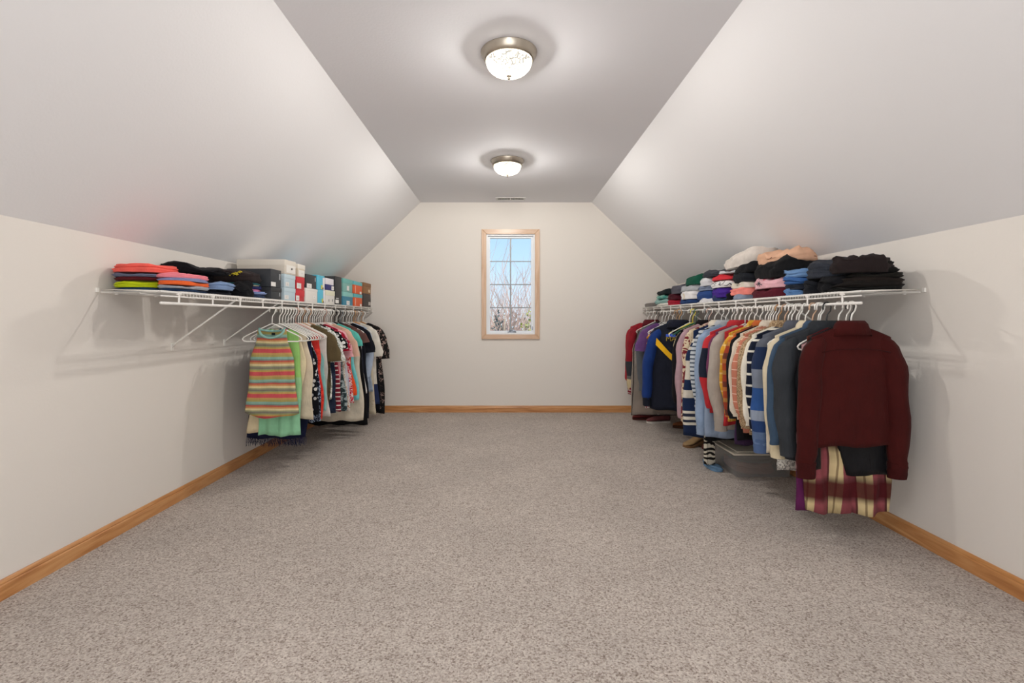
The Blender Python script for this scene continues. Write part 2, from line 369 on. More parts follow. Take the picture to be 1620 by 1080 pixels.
def fixture(y, label, k_=1.0):
    t = empty('ceiling_light', (LX, y, HC), 0, label, 'ceiling light', 'flush ceiling lights')
    mb = MB().lathe([(0,0),(.140,0),(.143,-.004),(.141,-.012),(.132,-.030),(.126,-.042),(.121,-.046),(.110,-.046)], n=56)
    autosmooth(mb.build('metal_pan', M_pan, t), 40)
    prof = []
    for i in range(17):
        a = i/16*math.pi/2; prof.append((.118*math.cos(a)**.8 if i < 16 else .0005, -.042-.080*math.sin(a)))
    mb = MB(); n = 96; vs_ = []; fs_ = []
    for i, (r, z) in enumerate(prof):
        for k in range(n):
            a = 2*math.pi*k/n; rr = r*(1+.014*math.cos(k*math.pi*2/n*24)*math.sin(i/16*math.pi)); vs_.append((rr*math.cos(a), rr*math.sin(a), z))
    for i in range(len(prof)-1):
        for k in range(n): fs_.append((i*n+k,i*n+(k+1)%n,(i+1)*n+(k+1)%n,(i+1)*n+k))
    mb.add(vs_, fs_); mb.build('glass_dome', M_dome, t, smooth=True)
    mb = MB().lathe([(0,-.119),(.009,-.120),(.014,-.123),(.009,-.127),(.005,-.130),(.008,-.135),(.006,-.141),(0,-.143)], n=20)
    mb.build('finial', M_pan, t, smooth=True)
    for sx in (-.045, .045):
        l = bpy.data.lights.new('bulb_glow', 'POINT'); l.energy = LAMP_W*.9*k_; l.shadow_soft_size = .022; l.color = (1, .99, .985)
        o = bpy.data.objects.new('bulb_glow', l); COL.objects.link(o); o.location = (LX+sx, y, HC-.056)
    return t
fixture(2.597, 'brushed nickel flush ceiling light with ribbed glass dome, the larger, nearer of two')
fixture(4.384, 'brushed nickel flush ceiling light with ribbed glass dome, the farther one near the window', 1.4)
lb = bpy.data.lights.new('rear_fill_bulb', 'POINT'); lb.energy = LAMP_W*.4; lb.shadow_soft_size = .08; lb.color = (1, .99, .985)  # added unseen bulb without a fixture, brightens the near half of the room
lbo = bpy.data.objects.new('rear_fill_bulb', lb); COL.objects.link(lbo); lbo.location = (LX, .55, HC-.22)

# ceiling register
vt = empty('ceiling_vent', (.063, 5.77, HC), 0, 'white slotted air register in the ceiling above the window', 'vent')
mb = MB(); vw, vd = .165, .062
for a, b2 in (((-vw,-vd),(vw,-vd+.018)), ((-vw,vd-.018),(vw,vd)), ((-vw,-vd+.018),(-vw+.02,vd-.018)), ((vw-.02,-vd+.018),(vw,vd-.018)), ((-.008,-vd+.018),(.008,vd-.018))):
    mb.box((a[0],a[1],-.006), (b2[0],b2[1],-.0005))
mb.build('vent_frame', M_vent, vt)
MB().box((-vw+.019,-vd+.017,-.0018),(vw-.019,vd-.017,-.0008)).build('vent_duct', M_dark, vt)
mb = MB()
for k in range(24):
    xx = -vw+.028+k*(2*vw-.056)/23
    if abs(xx) > .012: mb.box((xx-.0022,-vd+.018,-.0055),(xx+.0022,vd-.018,-.002))
tag(mb.build('vent_louvres', M_vent, vt), kind='stuff')

# ------------------------------------------------------------------ wire shelves
SZ = 1.216; RODZ = 1.159; XFL, XFR = -1.547, 1.601
def shelf(side, label):
    s = -1 if side == 'L' else 1
    xw = XL if s < 0 else XR; xf = XFL if s < 0 else XFR
    root = empty('wire_shelf', (xw, 2.46, SZ), 0, label, 'shelf')
    def L(x, y, z): return (x-xw, y-2.46, z-SZ)
    y0, y1 = 2.46, YB-.015; yf = 2.30
    mb = MB(); mb.tube([L(xf, yf, SZ-.004), L(xf, y1, SZ-.004)], .0045, 8); mb.build('front_rail', M_wire, root, smooth=True)
    mb = MB(); mb.tube([L(xf, yf, SZ-.024), L(xf, y1, SZ-.024)], .0035, 8); mb.build('front_rail', M_wire, root, smooth=True)
    mb = MB(); mb.tube([L(xw-s*.012, y0, SZ), L(xw-s*.012, y1, SZ)], .0035, 8); mb.build('back_rail', M_wire, root, smooth=True)
    mb = MB(); mb.tube([L(xw-s*.2, y0+.0, SZ-.006), L(xw-s*.2, y1, SZ-.006)], .003, 6); mb.build('middle_rail', M_wire, root, smooth=True)
    mb = MB(); mb.tube([L(xf, yf+.004, SZ-.004), L(xf+s*.15, yf+.075, SZ+.004), L(xw-s*.02, y0, SZ+.012)], .0035, 8); mb.build('end_wire', M_wire, root, smooth=True)
    mb = MB(); y = y0+.005; 
    while y < y1:
        mb.tube([L(xw-s*.008, y, SZ+.002), L(xf, y, SZ+.002), L(xf-s*.002, y, SZ-.024)], .0016, 5, cap=False); y += .0254
    tag(mb.build('deck_wires', M_wire, root, smooth=True), 'thin parallel white deck wires running wall to front rail', kind='stuff')
    mb = MB(); mb.tube([L(xf, yf, RODZ), L(xf, y1, RODZ)], .0065, 10); mb.build('hanging_rod', M_wire, root, smooth=True)
    for k in range(13):
        yy = 2.43+.28*k
        mb = MB(); mb.box(L(xf-.005, yy-.012, SZ-.004), L(xf+.005, yy+.012, SZ-.016), .001)
        mb.tube([L(xf, yy, SZ-.01), L(xf, yy, RODZ)], .0045, 6); mb.build('rod_support', M_wire, root, smooth=False)
    for yy in (3.00, 3.56, 4.12, 4.70, 5.33):
        br = MB().tube([L(xf+s*.012, yy-.02, SZ-.014), L(xw-s*.022, yy+.0, .945), L(xw-s*.006, yy, .925)], [.0055,.0055,.005], 8).build('support_brace', M_wire, root, smooth=True)
        MB().box(L(xw-s*.0005, yy-.011, .90), L(xw-s*.006, yy+.011, .945), .001).build('brace_clip', M_plastic, br)
    MB().box(L(xw-s*.0005, y0-.022, SZ-.002), L(xw-s*.010, y0-.006, SZ+.020), .002).build('wall_clip', M_plastic, root)
    for yy in (2.56, 2.85, 3.2): MB().box(L(xw-s*.0005, yy, SZ-.008), L(xw-s*.014, yy+.012, SZ+.014), .002).build('wall_clip', M_plastic, root)
    return root
shelf('L', 'long white wire closet shelf with hanging rod on the left knee wall')
shelf('R', 'long white wire closet shelf with hanging rod on the right knee wall')

# ------------------------------------------------------------------ hangers
def hanger_meshes():
    a = MB().tube([(0,0,-.105),(0,0,-.07),(.004,0,-.05),(.018,0,-.032),(.023,0,-.012),(.018,0,.004),(.006,0,.0105),(-.007,0,.009),(-.015,0,0),(-.018,0,-.014),(-.017,0,-.026)], .0036, 8)
    ho = a.build('hook', M_plastic, smooth=True)
    hw = .2
    pts = [(0,0,-.104),(.02,0,-.111),(hw-.03,0,-.183),(hw-.010,0,-.195),(hw,0,-.207),(hw-.006,0,-.219),(hw-.025,0,-.224),(0,0,-.224)]
    full = pts+[(-x,y,z) for x, y, z in reversed(pts[1:-1])]
    fo = MB().tube(full, .0042, 8, closed=True).build('hanger_frame', M_plastic, smooth=True)
    return ho, fo
_ho, _fo = hanger_meshes(); HOOK_ME, FRAME_ME = _ho.data, _fo.data
bpy.data.objects.remove(_ho); bpy.data.objects.remove(_fo)
# padded wooden/velvet style hanger: broad shoulders, no strong bar
def flat_hanger_mesh():
    mb = MB(); pts = []
    for k in range(-8, 9):
        x = k/8*.205; pts.append((x, 0, -.108-.10*(abs(k)/8)**1.35))
    rs = [.006+.004*(1-abs(k)/8) for k in range(-8, 9)]
    mb.tube(pts, rs, 8); mb.tube([(-.17,0,-.193),(.17,0,-.193)], .003, 6)
    return mb.build('hanger_frame', None, smooth=True)
_o = flat_hanger_mesh(); FLAT_ME = _o.data; bpy.data.objects.remove(_o)
HCOL = {'white': None, 'black': plain('black_hanger', '#1c1c1e', .4), 'beige': plain('beige_hanger', '#cfa98c', .5), 'pink': plain('pink_hanger', '#d8b3a6', .5),
        'wood': plain('wooden_hanger', '#b98a58', .45), 'green': plain('green_hanger', '#1f5c48', .4), 'yellow': plain('yellow_hanger', '#e6d63a', .4), 'blue': plain('blue_clip', '#2b55c4', .4), 'grey': plain('grey_hanger', '#a3a7ab', .4)}
_hm = {}
def hanger(x, y, rz, color, label, group, wid=1.0):
    t = empty('coat_hanger', (x, y, RODZ), rz, label, 'hanger', group)
    for nm, me in (('hook', HOOK_ME), ('hanger_frame', FRAME_ME if color in ('white', 'yellow', 'grey') else FLAT_ME)):
        o = bpy.data.objects.new(nm, me)
        if color != 'white' or me is FLAT_ME:
            key = (me.name, color)
            if key not in _hm:
                c = me.copy(); c.materials.clear(); c.materials.append(HCOL[color] or M_plastic); _hm[key] = c
            o.data = _hm[key]
        COL.objects.link(o); o.parent = t
        if nm == 'hanger_frame': o.scale = (wid, 1, 1)
    return t

# ------------------------------------------------------------------ garments
def body_mesh(name, mat, parent, ws, wb, hw, T, ztop, zhem, neckw=.07, nf=.06, nb=.02, slope=.47, seed=0, amp=.012, nfold=5, tail=0., armd=.2, lean=0., belly=0., back_short=0., rows=30, n=60, gather=0.):
    rnd = random.Random(seed); ph = [rnd.uniform(0, 6.28) for _ in range(8)]
    L = ztop-zhem; vs_ = []; fs_ = []
    for j in range(rows+1):
        v = j/rows; v = v*.55+v*v*.45 if True else v
        for k in range(n):
            th = 2*math.pi*k/n; c = math.cos(th); s = math.sin(th)
            d = v*L
            W = lerp(ws, wb, sm(.04, armd, d)) if wb >= ws else lerp(ws, wb, sm(.03, armd, d))
            W = lerp(W, hw, sm(armd, L, d)) if L > armd else W
            x = W*math.copysign(abs(c)**.72, c)
            if v < .0001: xx = x
            zt = ztop-slope*max(0, abs(x)-neckw)
            if abs(x) < neckw:
                q = math.sqrt(max(0, 1-(x/neckw)**2)); zt -= (nf if s < 0 else nb)*q
            zb = zhem+tail*(abs(x)/max(hw, .01))**2+(back_short if s > 0 else 0)
            zb += .006*math.sin(x*30+ph[0])
            # horizontal rows: below the arm pits z is the same all round
            z = lerp(zt, lerp(zt, zb, v), 1)
            t0 = .008+(.018*math.sqrt(max(0, 1-(x/neckw)**2)) if abs(x) < neckw else 0)
            Tv = lerp(t0, T, sm(0, .16, d))*(1+belly*sm(.1, .5, v))
            y = Tv*math.copysign(abs(s)**.75, s)
            A = amp*(.15+.85*sm(.02, .5, d))
            xr = x/max(W, .01)
            fold = math.sin(nfold*xr*2.1+ph[1]+(1.4 if s > 0 else 0)+.9*math.sin(3*v+ph[2]))*.6+math.sin(nfold*1.9*xr+ph[3]+2*v+(2.2 if s > 0 else 0))*.4
            y += A*fold*(abs(s)**.5)+A*.6*math.sin(2.2*xr+ph[4]+1.5*v)
            nz = noise.noise(Vector((x*6+seed*3.1, z*4, (s > 0)*5+seed)))
            y += nz*amp*.9
            x2 = x+amp*.6*math.sin(9*v+ph[5])*(1 if c > 0 else -1)*sm(.1, .3, d)+lean*v*L
            x2 *= 1-gather*sm(.3, 1, v)
            vs_.append((x2, y, z))
    for j in range(rows):
        for k in range(n): fs_.append((j*n+k, j*n+(k+1) % n, (j+1)*n+(k+1) % n, (j+1)*n+k))
    mb = MB(); mb.add(vs_, fs_)
    o = mb.build(name, mat, parent, smooth=True)
    md = o.modifiers.new('cloth', 'SOLIDIFY'); md.thickness = .0025; md.offset = 0
    return o
def sleeve_mesh(name, mat, parent, pts, rx, ry, seed=0, n=22, amp=.006, yo=0.):
    """pts: list of (x, y, z); rx/ry radii across the path in the hanger plane and across it"""
    rnd = random.Random(seed+77); ph = [rnd.uniform(0, 6.28) for _ in range(4)]
    P = [Vector(p) for p in pts]; m = len(P); sub = 4; path = []; RX = []; RY = []
    for i in range(m-1):
        p0 = P[max(i-1, 0)]; p1 = P[i]; p2 = P[i+1]; p3 = P[min(i+2, m-1)]
        for q in range(sub):
            t = q/sub
            path.append(.5*((2*p1)+(p2-p0)*t+(2*p0-5*p1+4*p2-p3)*t*t+(3*p1-p0-3*p2+p3)*t**3))
            RX.append(lerp(rx[i], rx[i+1], t)); RY.append(lerp(ry[i], ry[i+1], t))
    path.append(P[-1]); RX.append(rx[-1]); RY.append(ry[-1])
    vs_ = []; fs_ = []
    for i, p in enumerate(path):
        t = (path[min(i+1, len(path)-1)]-path[max(i-1, 0)]).normalized()
        ax = Vector((0, 1, 0)); sd = t.cross(ax).normalized(); ay = sd.cross(t)
        f_ = i/len(path)
        for k in range(n):
            a = 2*math.pi*k/n
            w = 1+.0*f_
            nz = noise.noise(Vector((math.cos(a)*1.3+seed*1.37, math.sin(a)*1.3, f_*7+seed)))*amp*1.5
            nz += amp*.7*math.sin(f_*22+2*math.sin(a+ph[0])+ph[1])*sm(.1, .4, f_)
            vs_.append(p+sd*math.cos(a)*(RX[i]*w+nz)+ay*math.sin(a)*(RY[i]+nz*.7)+Vector((0, yo*f_, 0)))
    for i in range(len(path)-1):
        for k in range(n): fs_.append((i*n+k, i*n+(k+1) % n, (i+1)*n+(k+1) % n, (i+1)*n+k))
    fs_.append(tuple(range(n)))
    mb = MB(); mb.add(vs_, fs_)
    return mb.build(name, mat, parent, smooth=True)
def collar_mesh(mat, parent, z, neckw, T=.03, h=.035, drop=.035):
    vs_ = []; fs_ = []; n = 36
    prof = [(.80, .75, h*.2-.02), (.86, .95, h), (.92, 1.08, h+.003), (1.12, 1.4, h-.012), (1.38, 1.9, -drop)]
    for a_, b_2, dz in prof:
        for k in range(n):
            th = 2*math.pi*k/n; x = neckw*a_*math.cos(th); y = T*b_2*math.sin(th)
            zz = z+dz-.47*max(0, abs(x)-neckw)*.8-(.03*(1-abs(math.cos(th))) if math.sin(th) < 0 and False else 0)
            vs_.append((x, y, zz))
    for j in range(len(prof)-1):
        for k in range(n): fs_.append((j*n+k, j*n+(k+1) % n, (j+1)*n+(k+1) % n, (j+1)*n+k))
    mb = MB(); mb.add(vs_, fs_); o = mb.build('collar', mat, parent, smooth=True)
    md = o.modifiers.new('cloth', 'SOLIDIFY'); md.thickness = .003; md.offset = 0
    return o

RMAP = [(2.42, 2.42), (2.485, 2.452), (2.535, 2.478), (2.585, 2.505), (2.66, 2.55), (2.83, 2.665), (2.965, 2.79), (3.045, 2.86), (3.135, 2.93), (3.20, 3.0), (3.32, 3.09), (3.40, 3.15), (3.46, 3.215), (3.56, 3.36), (3.68, 3.49), (3.80, 3.62), (3.91, 3.79), (3.975, 3.91), (4.03, 4.02), (4.11, 4.10), (4.3, 4.3)]
_hl = set(); CUTS = set('hanging behind left right between with in beside below next far just reaching tucked squeezed whose showing nearest near seen above facing inside across and that'.split())
def garment(side, y, zhem, kind, spec, name, label, hc='white', hw=None, wb=None, T=.018, rz=0., seed=None, sl=None, slz=None, sleeve_spec=None, cuff=None, collar=None, amp=.011, group=None, ws=None, nf=None, tail=0., rough=.85, fuzz=0., extra=None, lean=0., neckw=None, xo=0., swing=0., trim=None, belly=0., hlabel=None, sry=None, flare=0.):
    s = -1 if side == 'L' else 1
    X0 = (XFL if s < 0 else XFR)+xo
    seed = seed if seed is not None else int(y*1000)
    if s > 0 and name != 'zebra_scarf':
        y_ = y
        for (a, b), (c, d_) in zip(RMAP, RMAP[1:]):
            if a <= y <= c: y = b+(d_-b)*(y_-a)/(c-a); break
        kk = y/y_; zhem = CAMZ-(CAMZ-zhem)*kk
        if sl == 'long' and slz: slz = CAMZ-(CAMZ-slz)*kk
    mat = fab(spec, rough, fuzz)
    zt = RODZ-(.137 if kind in ('tank','dress','slip') else .110)
    d = dict(tank=(.115,.19,.22,.065,.10), tee=(.190,.185,.20,.075,.05), shirt=(.195,.185,.195,.07,.03), jacket=(.205,.19,.20,.075,.02), dress=(.12,.17,.25,.06,.09), slip=(.20,.2,.21,.06,.05), hoodie=(.20,.19,.195,.08,.03), skirt=(.15,.18,.22,.05,.0), pants=(.17,.17,.17,.0,.0))[kind]
    W0 = ws or d[0]; WB = wb or d[1]; HW = hw or d[2]; NW = neckw or d[3]; NF = nf if nf is not None else d[4]
    root = empty(name, (X0, y, zhem), rz, label, {'tank': 'top', 'tee': 'shirt', 'shirt': 'shirt', 'jacket': 'jacket', 'dress': 'dress', 'slip': 'top', 'hoodie': 'hoodie', 'skirt': 'skirt', 'pants': 'trousers'}[kind], group)
    z = lambda a: a-zhem
    if kind in ('pants', 'skirt'):
        zt = RODZ-.205 if kind == 'pants' else RODZ-.15
        NW = .001; sl0 = 0.
    sl0 = {'pants': 0.0, 'skirt': .12, 'tank': .47, 'dress': .47, 'slip': .47}.get(kind, .40)
    body_mesh('trouser_legs' if kind == 'pants' else 'bodice', mat, root, W0, WB, HW, T, z(zt), 0, NW, NF, .018, sl0, seed, amp, tail=tail, lean=lean, belly=belly, armd=min(.21, (zt-zhem)*.5))
    smat = fab(sleeve_spec, rough, fuzz) if sleeve_spec else mat
    zs = zt-sl0*(W0-NW)                     # shoulder point height
    ry = sry or max(.016, T*1.1)
    if sl == 'short':
        L_ = slz or .2
        for q in (-1, 1):
            sleeve_mesh('sleeve', smat, root, [(q*(W0-.06), 0, z(zs-.012)), (q*(W0-.008), 0, z(zs-.06)), (q*(W0+.035), 0, z(zs-.05-L_*.55)), (q*(W0+.045), 0, z(zs-.04-L_))], [.020,.056,.064,.068], [.006,ry,ry,ry*1.1], seed+q)
    elif sl == 'long':
        zc = slz if slz is not None else max(zhem+.02, zs-.62)
        for q in (-1, 1):
            zz = zs-.010
            fl_ = flare if q == -s*-1 or True else 0
            rj = random.Random(seed*3+q); j1, j2, j3 = rj.uniform(-.012, .010), rj.uniform(-.016, .012), rj.uniform(-.022, .014)
            pts = [(q*(W0-.06), 0, z(zz-.000)), (q*(W0-.014), -.004, z(zz-.055)), (q*(W0+.010+j1*.4+fl_*.25), -.006, z(lerp(zz, zc, .28))), (q*(W0+.016+j1+fl_*.6), -.008+j2*.4, z(lerp(zz, zc, .6))), (q*(W0+.010+j3+fl_*.9), -.01+swing+j2, z(lerp(zz, zc, .88))), (q*(W0+.006+j3+fl_), -.01+swing+j2, z(zc))]
            so = sleeve_mesh('sleeve', smat, root, pts, [.020,.050,.052,.049,.044,.037], [.006,ry*1.1,ry*1.3,ry*1.3,ry*1.2,ry], seed+q)
            if cuff:
                sleeve_mesh('cuff', fab(cuff, rough), root, [(pts[-1][0], pts[-1][1], pts[-1][2]+.03), (pts[-1][0], pts[-1][1], pts[-1][2]-.0), (pts[-1][0], pts[-1][1], pts[-1][2]-.045)], [.043,.042,.04], [ry*1.1,ry*1.1,ry*1.05], seed, amp=.002)
    if collar:
        collar_mesh(fab(collar) if collar is not True else mat, root, z(zt), NW, T=max(.022, T), h=.026)
    if trim:
        pts = []
        for k in range(33):
            th = 2*math.pi*k/32; x = NW*math.cos(th); sn = math.sin(th)
            pts.append((x, .026*sn-.002, z(zt-(NF if sn < 0 else .018)*abs(sn))))
        MB().tube(pts[:-1], .008, 8, closed=True).build('neck_binding', fab(trim), root, smooth=True)
    if extra: extra(root, z, zt, zs)
    if hc:
        cn = {'white': 'white plastic', 'pink': 'pale pink', 'wood': 'wooden'}.get(hc, hc)
        words = label.split(); cut = len(words)
        for k, w in enumerate(words):
            if k >= 2 and w.strip(',') in CUTS: cut = k; break
        hl = None
        while hlabel is None:
            hl = '%s hanger holding the %s' % (cn, ' '.join(words[:cut]).rstrip(','))
            if hl not in _hl or cut >= len(words): break
            cut = min(len(words), cut+4)
        hl = ' '.join((hlabel or hl).split()[:16]); _hl.add(hl)
        hanger(X0, y, rz, hc, hl, 'hangers on the %s rod' % ('left' if s < 0 else 'right'), .84 if kind in ('shirt', 'jacket', 'hoodie', 'tee') else 1.0)
    return root
def Yof(u, X): return X*F/(u-CX)
def Zof(v, Y): return CAMZ-(v-CY)*Y/F

# ================================================================== RIGHT ROD (near to far)
NAVY = '#1c2742'; IVORY = '#ddd3be'; BLK = '#17171a'; MAR = '#3f100e'
def jacket_seams(root, z, zt, zs):      # back yoke seam and hem band of the maroon overshirt
    m = fab('#340c0b')
    MB().tube([(-.19,-.034,z(zs-.075)),(-.1,-.040,z(zs-.058)),(0,-.042,z(zs-.052)),(.1,-.040,z(zs-.058)),(.19,-.034,z(zs-.075))], .0022, 6).build('yoke_seam', m, root, smooth=True)
garment('R', 2.42, .490, 'jacket', MAR, 'overshirt', 'maroon button overshirt facing away, nearest garment on the right rod', ws=.187, wb=.2, hw=.212, T=.030, sl='long', slz=.385, cuff='#3a0e0d', collar=True, amp=.006, seed=5, xo=.035, flare=.022, extra=jacket_seams, neckw=.066, nf=.01, hlabel='white plastic hanger at the near end of the right rod holding the maroon overshirt')
garment('R', 2.485, .335, 'jacket', BLK, 'leather_jacket', 'black leather jacket hanging behind the maroon overshirt', 'black', ws=.19, hw=.13, T=.02, rough=.38, lean=.16, xo=.05, sl='long', slz=.36, seed=3)
PL = ('check', .135, [(0, '#8e4a50'), (.38, '#5a3230'), (.43, '#cdb98c'), (.60, '#8d7a5a'), (.65, '#cbb789'), (.82, '#8e4a50')], .25, [(0, '#5a3030', .95), (.22, '#5a3030', .95), (.30, '#2e1a16', .45), (.36, '#4a1016', .05), (.62, '#4a1016', .05), (.70, '#2e1a16', .45), (.78, '#5a3030', .95)])
garment('R', 2.535, .125, 'jacket', PL, 'plaid_coat', 'long maroon and cream plaid wool coat hanging below the maroon overshirt', 'white', ws=.19, wb=.18, hw=.205, T=.024, amp=.022, seed=8, xo=.05, tail=.012)
garment('R', 2.585, .12, 'dress', ('block', [(0, '#5a1f4c'), (.2, '#c89a9c'), (.9, '#a06a70')]), 'long_cardigan', 'long dusty pink cardigan with a purple hem, just behind the plaid coat', 'white', ws=.18, wb=.19, hw=.215, T=.018, xo=.03, neckw=.05)
CH = '#34373b'
garment('R', 2.66, .36, 'jacket', CH, 'jacket', 'charcoal grey jacket hanging just left of the maroon overshirt', 'black', T=.034, sl='long', slz=.385, seed=11, collar='#2c2f33', amp=.01)
garment('R', 2.735, .37, 'jacket', '#3d5065', 'denim_jacket', 'slate blue denim jacket between the charcoal jacket and the ivory shirt', 'white', T=.022, sl='long', slz=.42, seed=12, collar=True)
garment('R', 2.76, .27, 'slip', ('blotch', 40, [(0, '#cfcac0'), (.5, '#8f8a84'), (.6, '#d8d4ca')]), 'lace_top', 'pale grey lace top whose hem shows under the charcoal jacket', 'white', T=.012, hw=.2)
def cuff_button(root, z, zt, zs):
    MB().lathe([(0,.004),(.007,.004),(.008,.001),(.008,-.003)], n=16).build('button', fab('#4a4038', .4), root, smooth=True).matrix_local = Matrix.Translation((-.205,-.036,z(.36)))@Matrix.Rotation(R(90), 4, 'X')
garment('R', 2.83, .35, 'shirt', '#d9ccb0', 'corduroy_shirt', 'ivory corduroy shirt with a dark button on its cuff', 'beige', T=.034, sl='long', slz=.375, cuff='#d6c8a8', seed=14, collar=True, extra=cuff_button, fuzz=.1)
garment('R', 2.90, .33, 'slip', '#e3d9c6', 'blouse', 'cream blouse tucked between the ivory shirt and the blue plaid shirt', 'white', T=.012)
BP = ('block', [(0, '#5e7396'), (.1, '#28406f'), (.16, '#8d97a8'), (.22, '#2f538e'), (.34, '#7e8695'), (.44, '#22304f'), (.56, '#5b5f69'), (.7, '#4a4d56')])
garment('R', 2.965, .335, 'shirt', BP, 'plaid_flannel', 'blue and grey buffalo plaid flannel shirt left of the ivory shirt', 'white', T=.03, sl='long', slz=.365, cuff='#4d6288', seed=15, collar='#555862')
garment('R', 2.99, .30, 'slip', '#c67a63', 'coral_top', 'coral top whose folded hem hangs under the blue plaid flannel', 'white', T=.014, hw=.17)
NS = ('stripe', 2, .062, [(0, '#161c2e'), (.80, '#e5e0d2'), (.99, '#161c2e')])
garment('R', 3.045, .38, 'shirt', NS, 'striped_sweater', 'black navy sweater with thin white stripes left of the blue plaid flannel', 'white', T=.024, sl='long', slz=.42, seed=16)
garment('R', 3.09, .40, 'jacket', '#e6dfcf', 'cardigan', 'off-white cardigan behind the thin striped sweater', 'white', T=.016, sl='long', slz=.45, seed=17)
garment('R', 3.135, .37, 'jacket', ('blotch', 160, [(0, '#7d6348'), (.46, '#a98d6c'), (.54, '#c4ab88')]), 'fleece_jacket', 'fuzzy tan teddy fleece jacket with a long sleeve', 'beige', T=.030, sl='long', slz=.42, seed=18, collar=True, fuzz=.5)
garment('R', 3.20, .38, 'shirt', ('stripe', 2, .047, [(0, '#c27b64'), (.90, '#e8c6b4'), (.99, '#c27b64')]), 'salmon_sweater', 'salmon knit sweater with fine cream stripes', 'wood', T=.026, sl='long', slz=.44, seed=19, amp=.014)
garment('R', 3.235, .40, 'tee', ('blotch', 30, [(0, '#d8c9b2'), (.48, '#b0714f'), (.56, '#e0c9a8')]), 'floral_blouse', 'rust and cream floral blouse behind the salmon sweater', 'white', sl='long', T=.014, slz=.46)
garment('R', 3.28, .44, 'shirt', '#d9cdbb', 'linen_shirt', 'oatmeal linen shirt behind the salmon sweater', 'white', T=.016, sl='long', slz=.47, seed=21, collar=True)
garment('R', 3.32, .30, 'jacket', BLK, 'black_cardigan', 'black cardigan right of the orange plaid shirt', 'white', T=.018, sl='long', slz=.45, seed=22)
garment('R', 3.35, .27, 'dress', '#3a2742', 'purple_dress', 'dark purple dress hanging low below the plaid shirts', 'white', T=.018, hw=.2, wb=.18)
OP = ('plaid', .15, [(0, '#c4572f'), (.3, '#7d3b2b'), (.5, '#cf7a3b'), (.8, '#9b3f2a')], [(0, '#c8562e'), (.25, '#e0934a'), (.4, '#5b3630'), (.6, '#b8472c'), (.85, '#d8a050')])
garment('R', 3.40, .42, 'shirt', OP, 'orange_flannel', 'burnt orange plaid flannel shirt', 'white', T=.022, sl='long', slz=.44, seed=23, collar=True)
YP = ('plaid', .05, [(0, '#d29a2e'), (.5, '#e6c46c'), (.65, '#c78f2c')], [(0, '#d9a63a'), (.45, '#efd99c'), (.62, '#cc942c')])
garment('R', 3.46, .40, 'shirt', YP, 'yellow_shirt', 'mustard yellow checked shirt', 'white', T=.02, sl='long', slz=.43, seed=24, collar=True)
garment('R', 3.51, .36, 'tee', '#b52f33', 'red_blouse', 'bright red blouse showing its hem under the yellow checked shirt', 'white', T=.012, hw=.2)
garment('R', 3.56, .33, 'hoodie', '#aaa096', 'sweatshirt', 'taupe grey sweatshirt left of the yellow checked shirt', 'white', T=.03, sl='long', slz=.36, cuff='#9f958b', seed=25)
garment('R', 3.61, .38, 'shirt', '#6f3a5a', 'plum_top', 'plum long-sleeved top behind the taupe sweatshirt', 'white', T=.014, sl='long', slz=.52)
RN = ('block', [(0, '#bb2f35'), (.24, '#1d2333'), (.42, '#1d2333'), (.44, '#b83238'), (.9, '#b83238')])
garment('R', 3.68, .42, 'jacket', RN, 'colour_block_jacket', 'red jacket with a navy colour block across the middle', 'white', T=.032, sl='long', slz=.45, seed=26, collar='#b83238')
garment('R', 3.69, .235, 'hoodie', '#8d9cb2', 'sweatshirt', 'faded blue-grey sweatshirt hanging low below the red and navy jacket', 'white', T=.02, hw=.24, wb=.2, seed=60)
garment('R', 3.70, .045, 'slip', ('zebra', '#201c1a', '#cfc6b4'), 'zebra_scarf', 'black and beige zebra print scarf nearly touching the carpet', None, ws=.02, wb=.03, hw=.035, T=.02, amp=.008, xo=-.125, neckw=.012, nf=.0)
garment('R', 3.75, .20, 'dress', '#0f0f12', 'black_dress', 'black dress hanging low behind the zebra print scarf', 'white', T=.02, hw=.2)
garment('R', 3.80, .235, 'hoodie', '#8ea2bd', 'blue_sweatshirt', 'light blue sweatshirt left of the red and navy jacket', 'white', T=.032, sl='long', slz=.28, cuff='#8a9cb5', seed=27)
garment('R', 3.86, .27, 'shirt', ('stripe', 2, .03, [(0, '#c9ced2'), (.6, '#4d5866'), (.95, '#c9ced2')]), 'striped_shirt', 'grey and slate striped shirt behind the light blue sweatshirt', 'white', T=.018, sl='long', slz=.42, seed=28, collar='#b9bcc0')
BS = ('block', [(0, '#1d2a47'), (.085, '#d9d2c2'), (.105, '#2a2f40'), (.125, '#d9d2c2'), (.15, '#2a2f40'), (.17, '#d9d2c2'), (.19, '#1d2c4c'), (.29, '#d4ccbd'), (.345, '#1d2c4c'), (.42, '#d4ccbd'), (.56, '#1d2c4c'), (.64, '#d4ccbd'), (.665, '#1d2c4c'), (.69, '#d4ccbd'), (.72, '#1d2c4c'), (1., '#1d2c4c')])
garment('R', 3.91, .195, 'hoodie', BS, 'rugby_sweater', 'long navy sweater with broad cream stripes, between the light blue sweatshirt and the pink robe', 'white', T=.045, ws=.205, wb=.265, hw=.285, seed=29, collar='#cfc6b6')
garment('R', 3.975, .30, 'shirt', ('blotch', 12, [(0, '#7c2a31'), (.47, '#d9c7a9'), (.58, '#7c2a31')]), 'patterned_sweater', 'maroon and cream patterned sweater behind the broad striped sweater', 'white', T=.026, sl='long', slz=.29, seed=30)
garment('R', 4.03, .285, 'hoodie', '#b999a1', 'robe', 'dusty pink fleece robe left of the broad striped sweater', 'pink', T=.03, sl='long', slz=.31, seed=31, fuzz=.4, hw=.22)
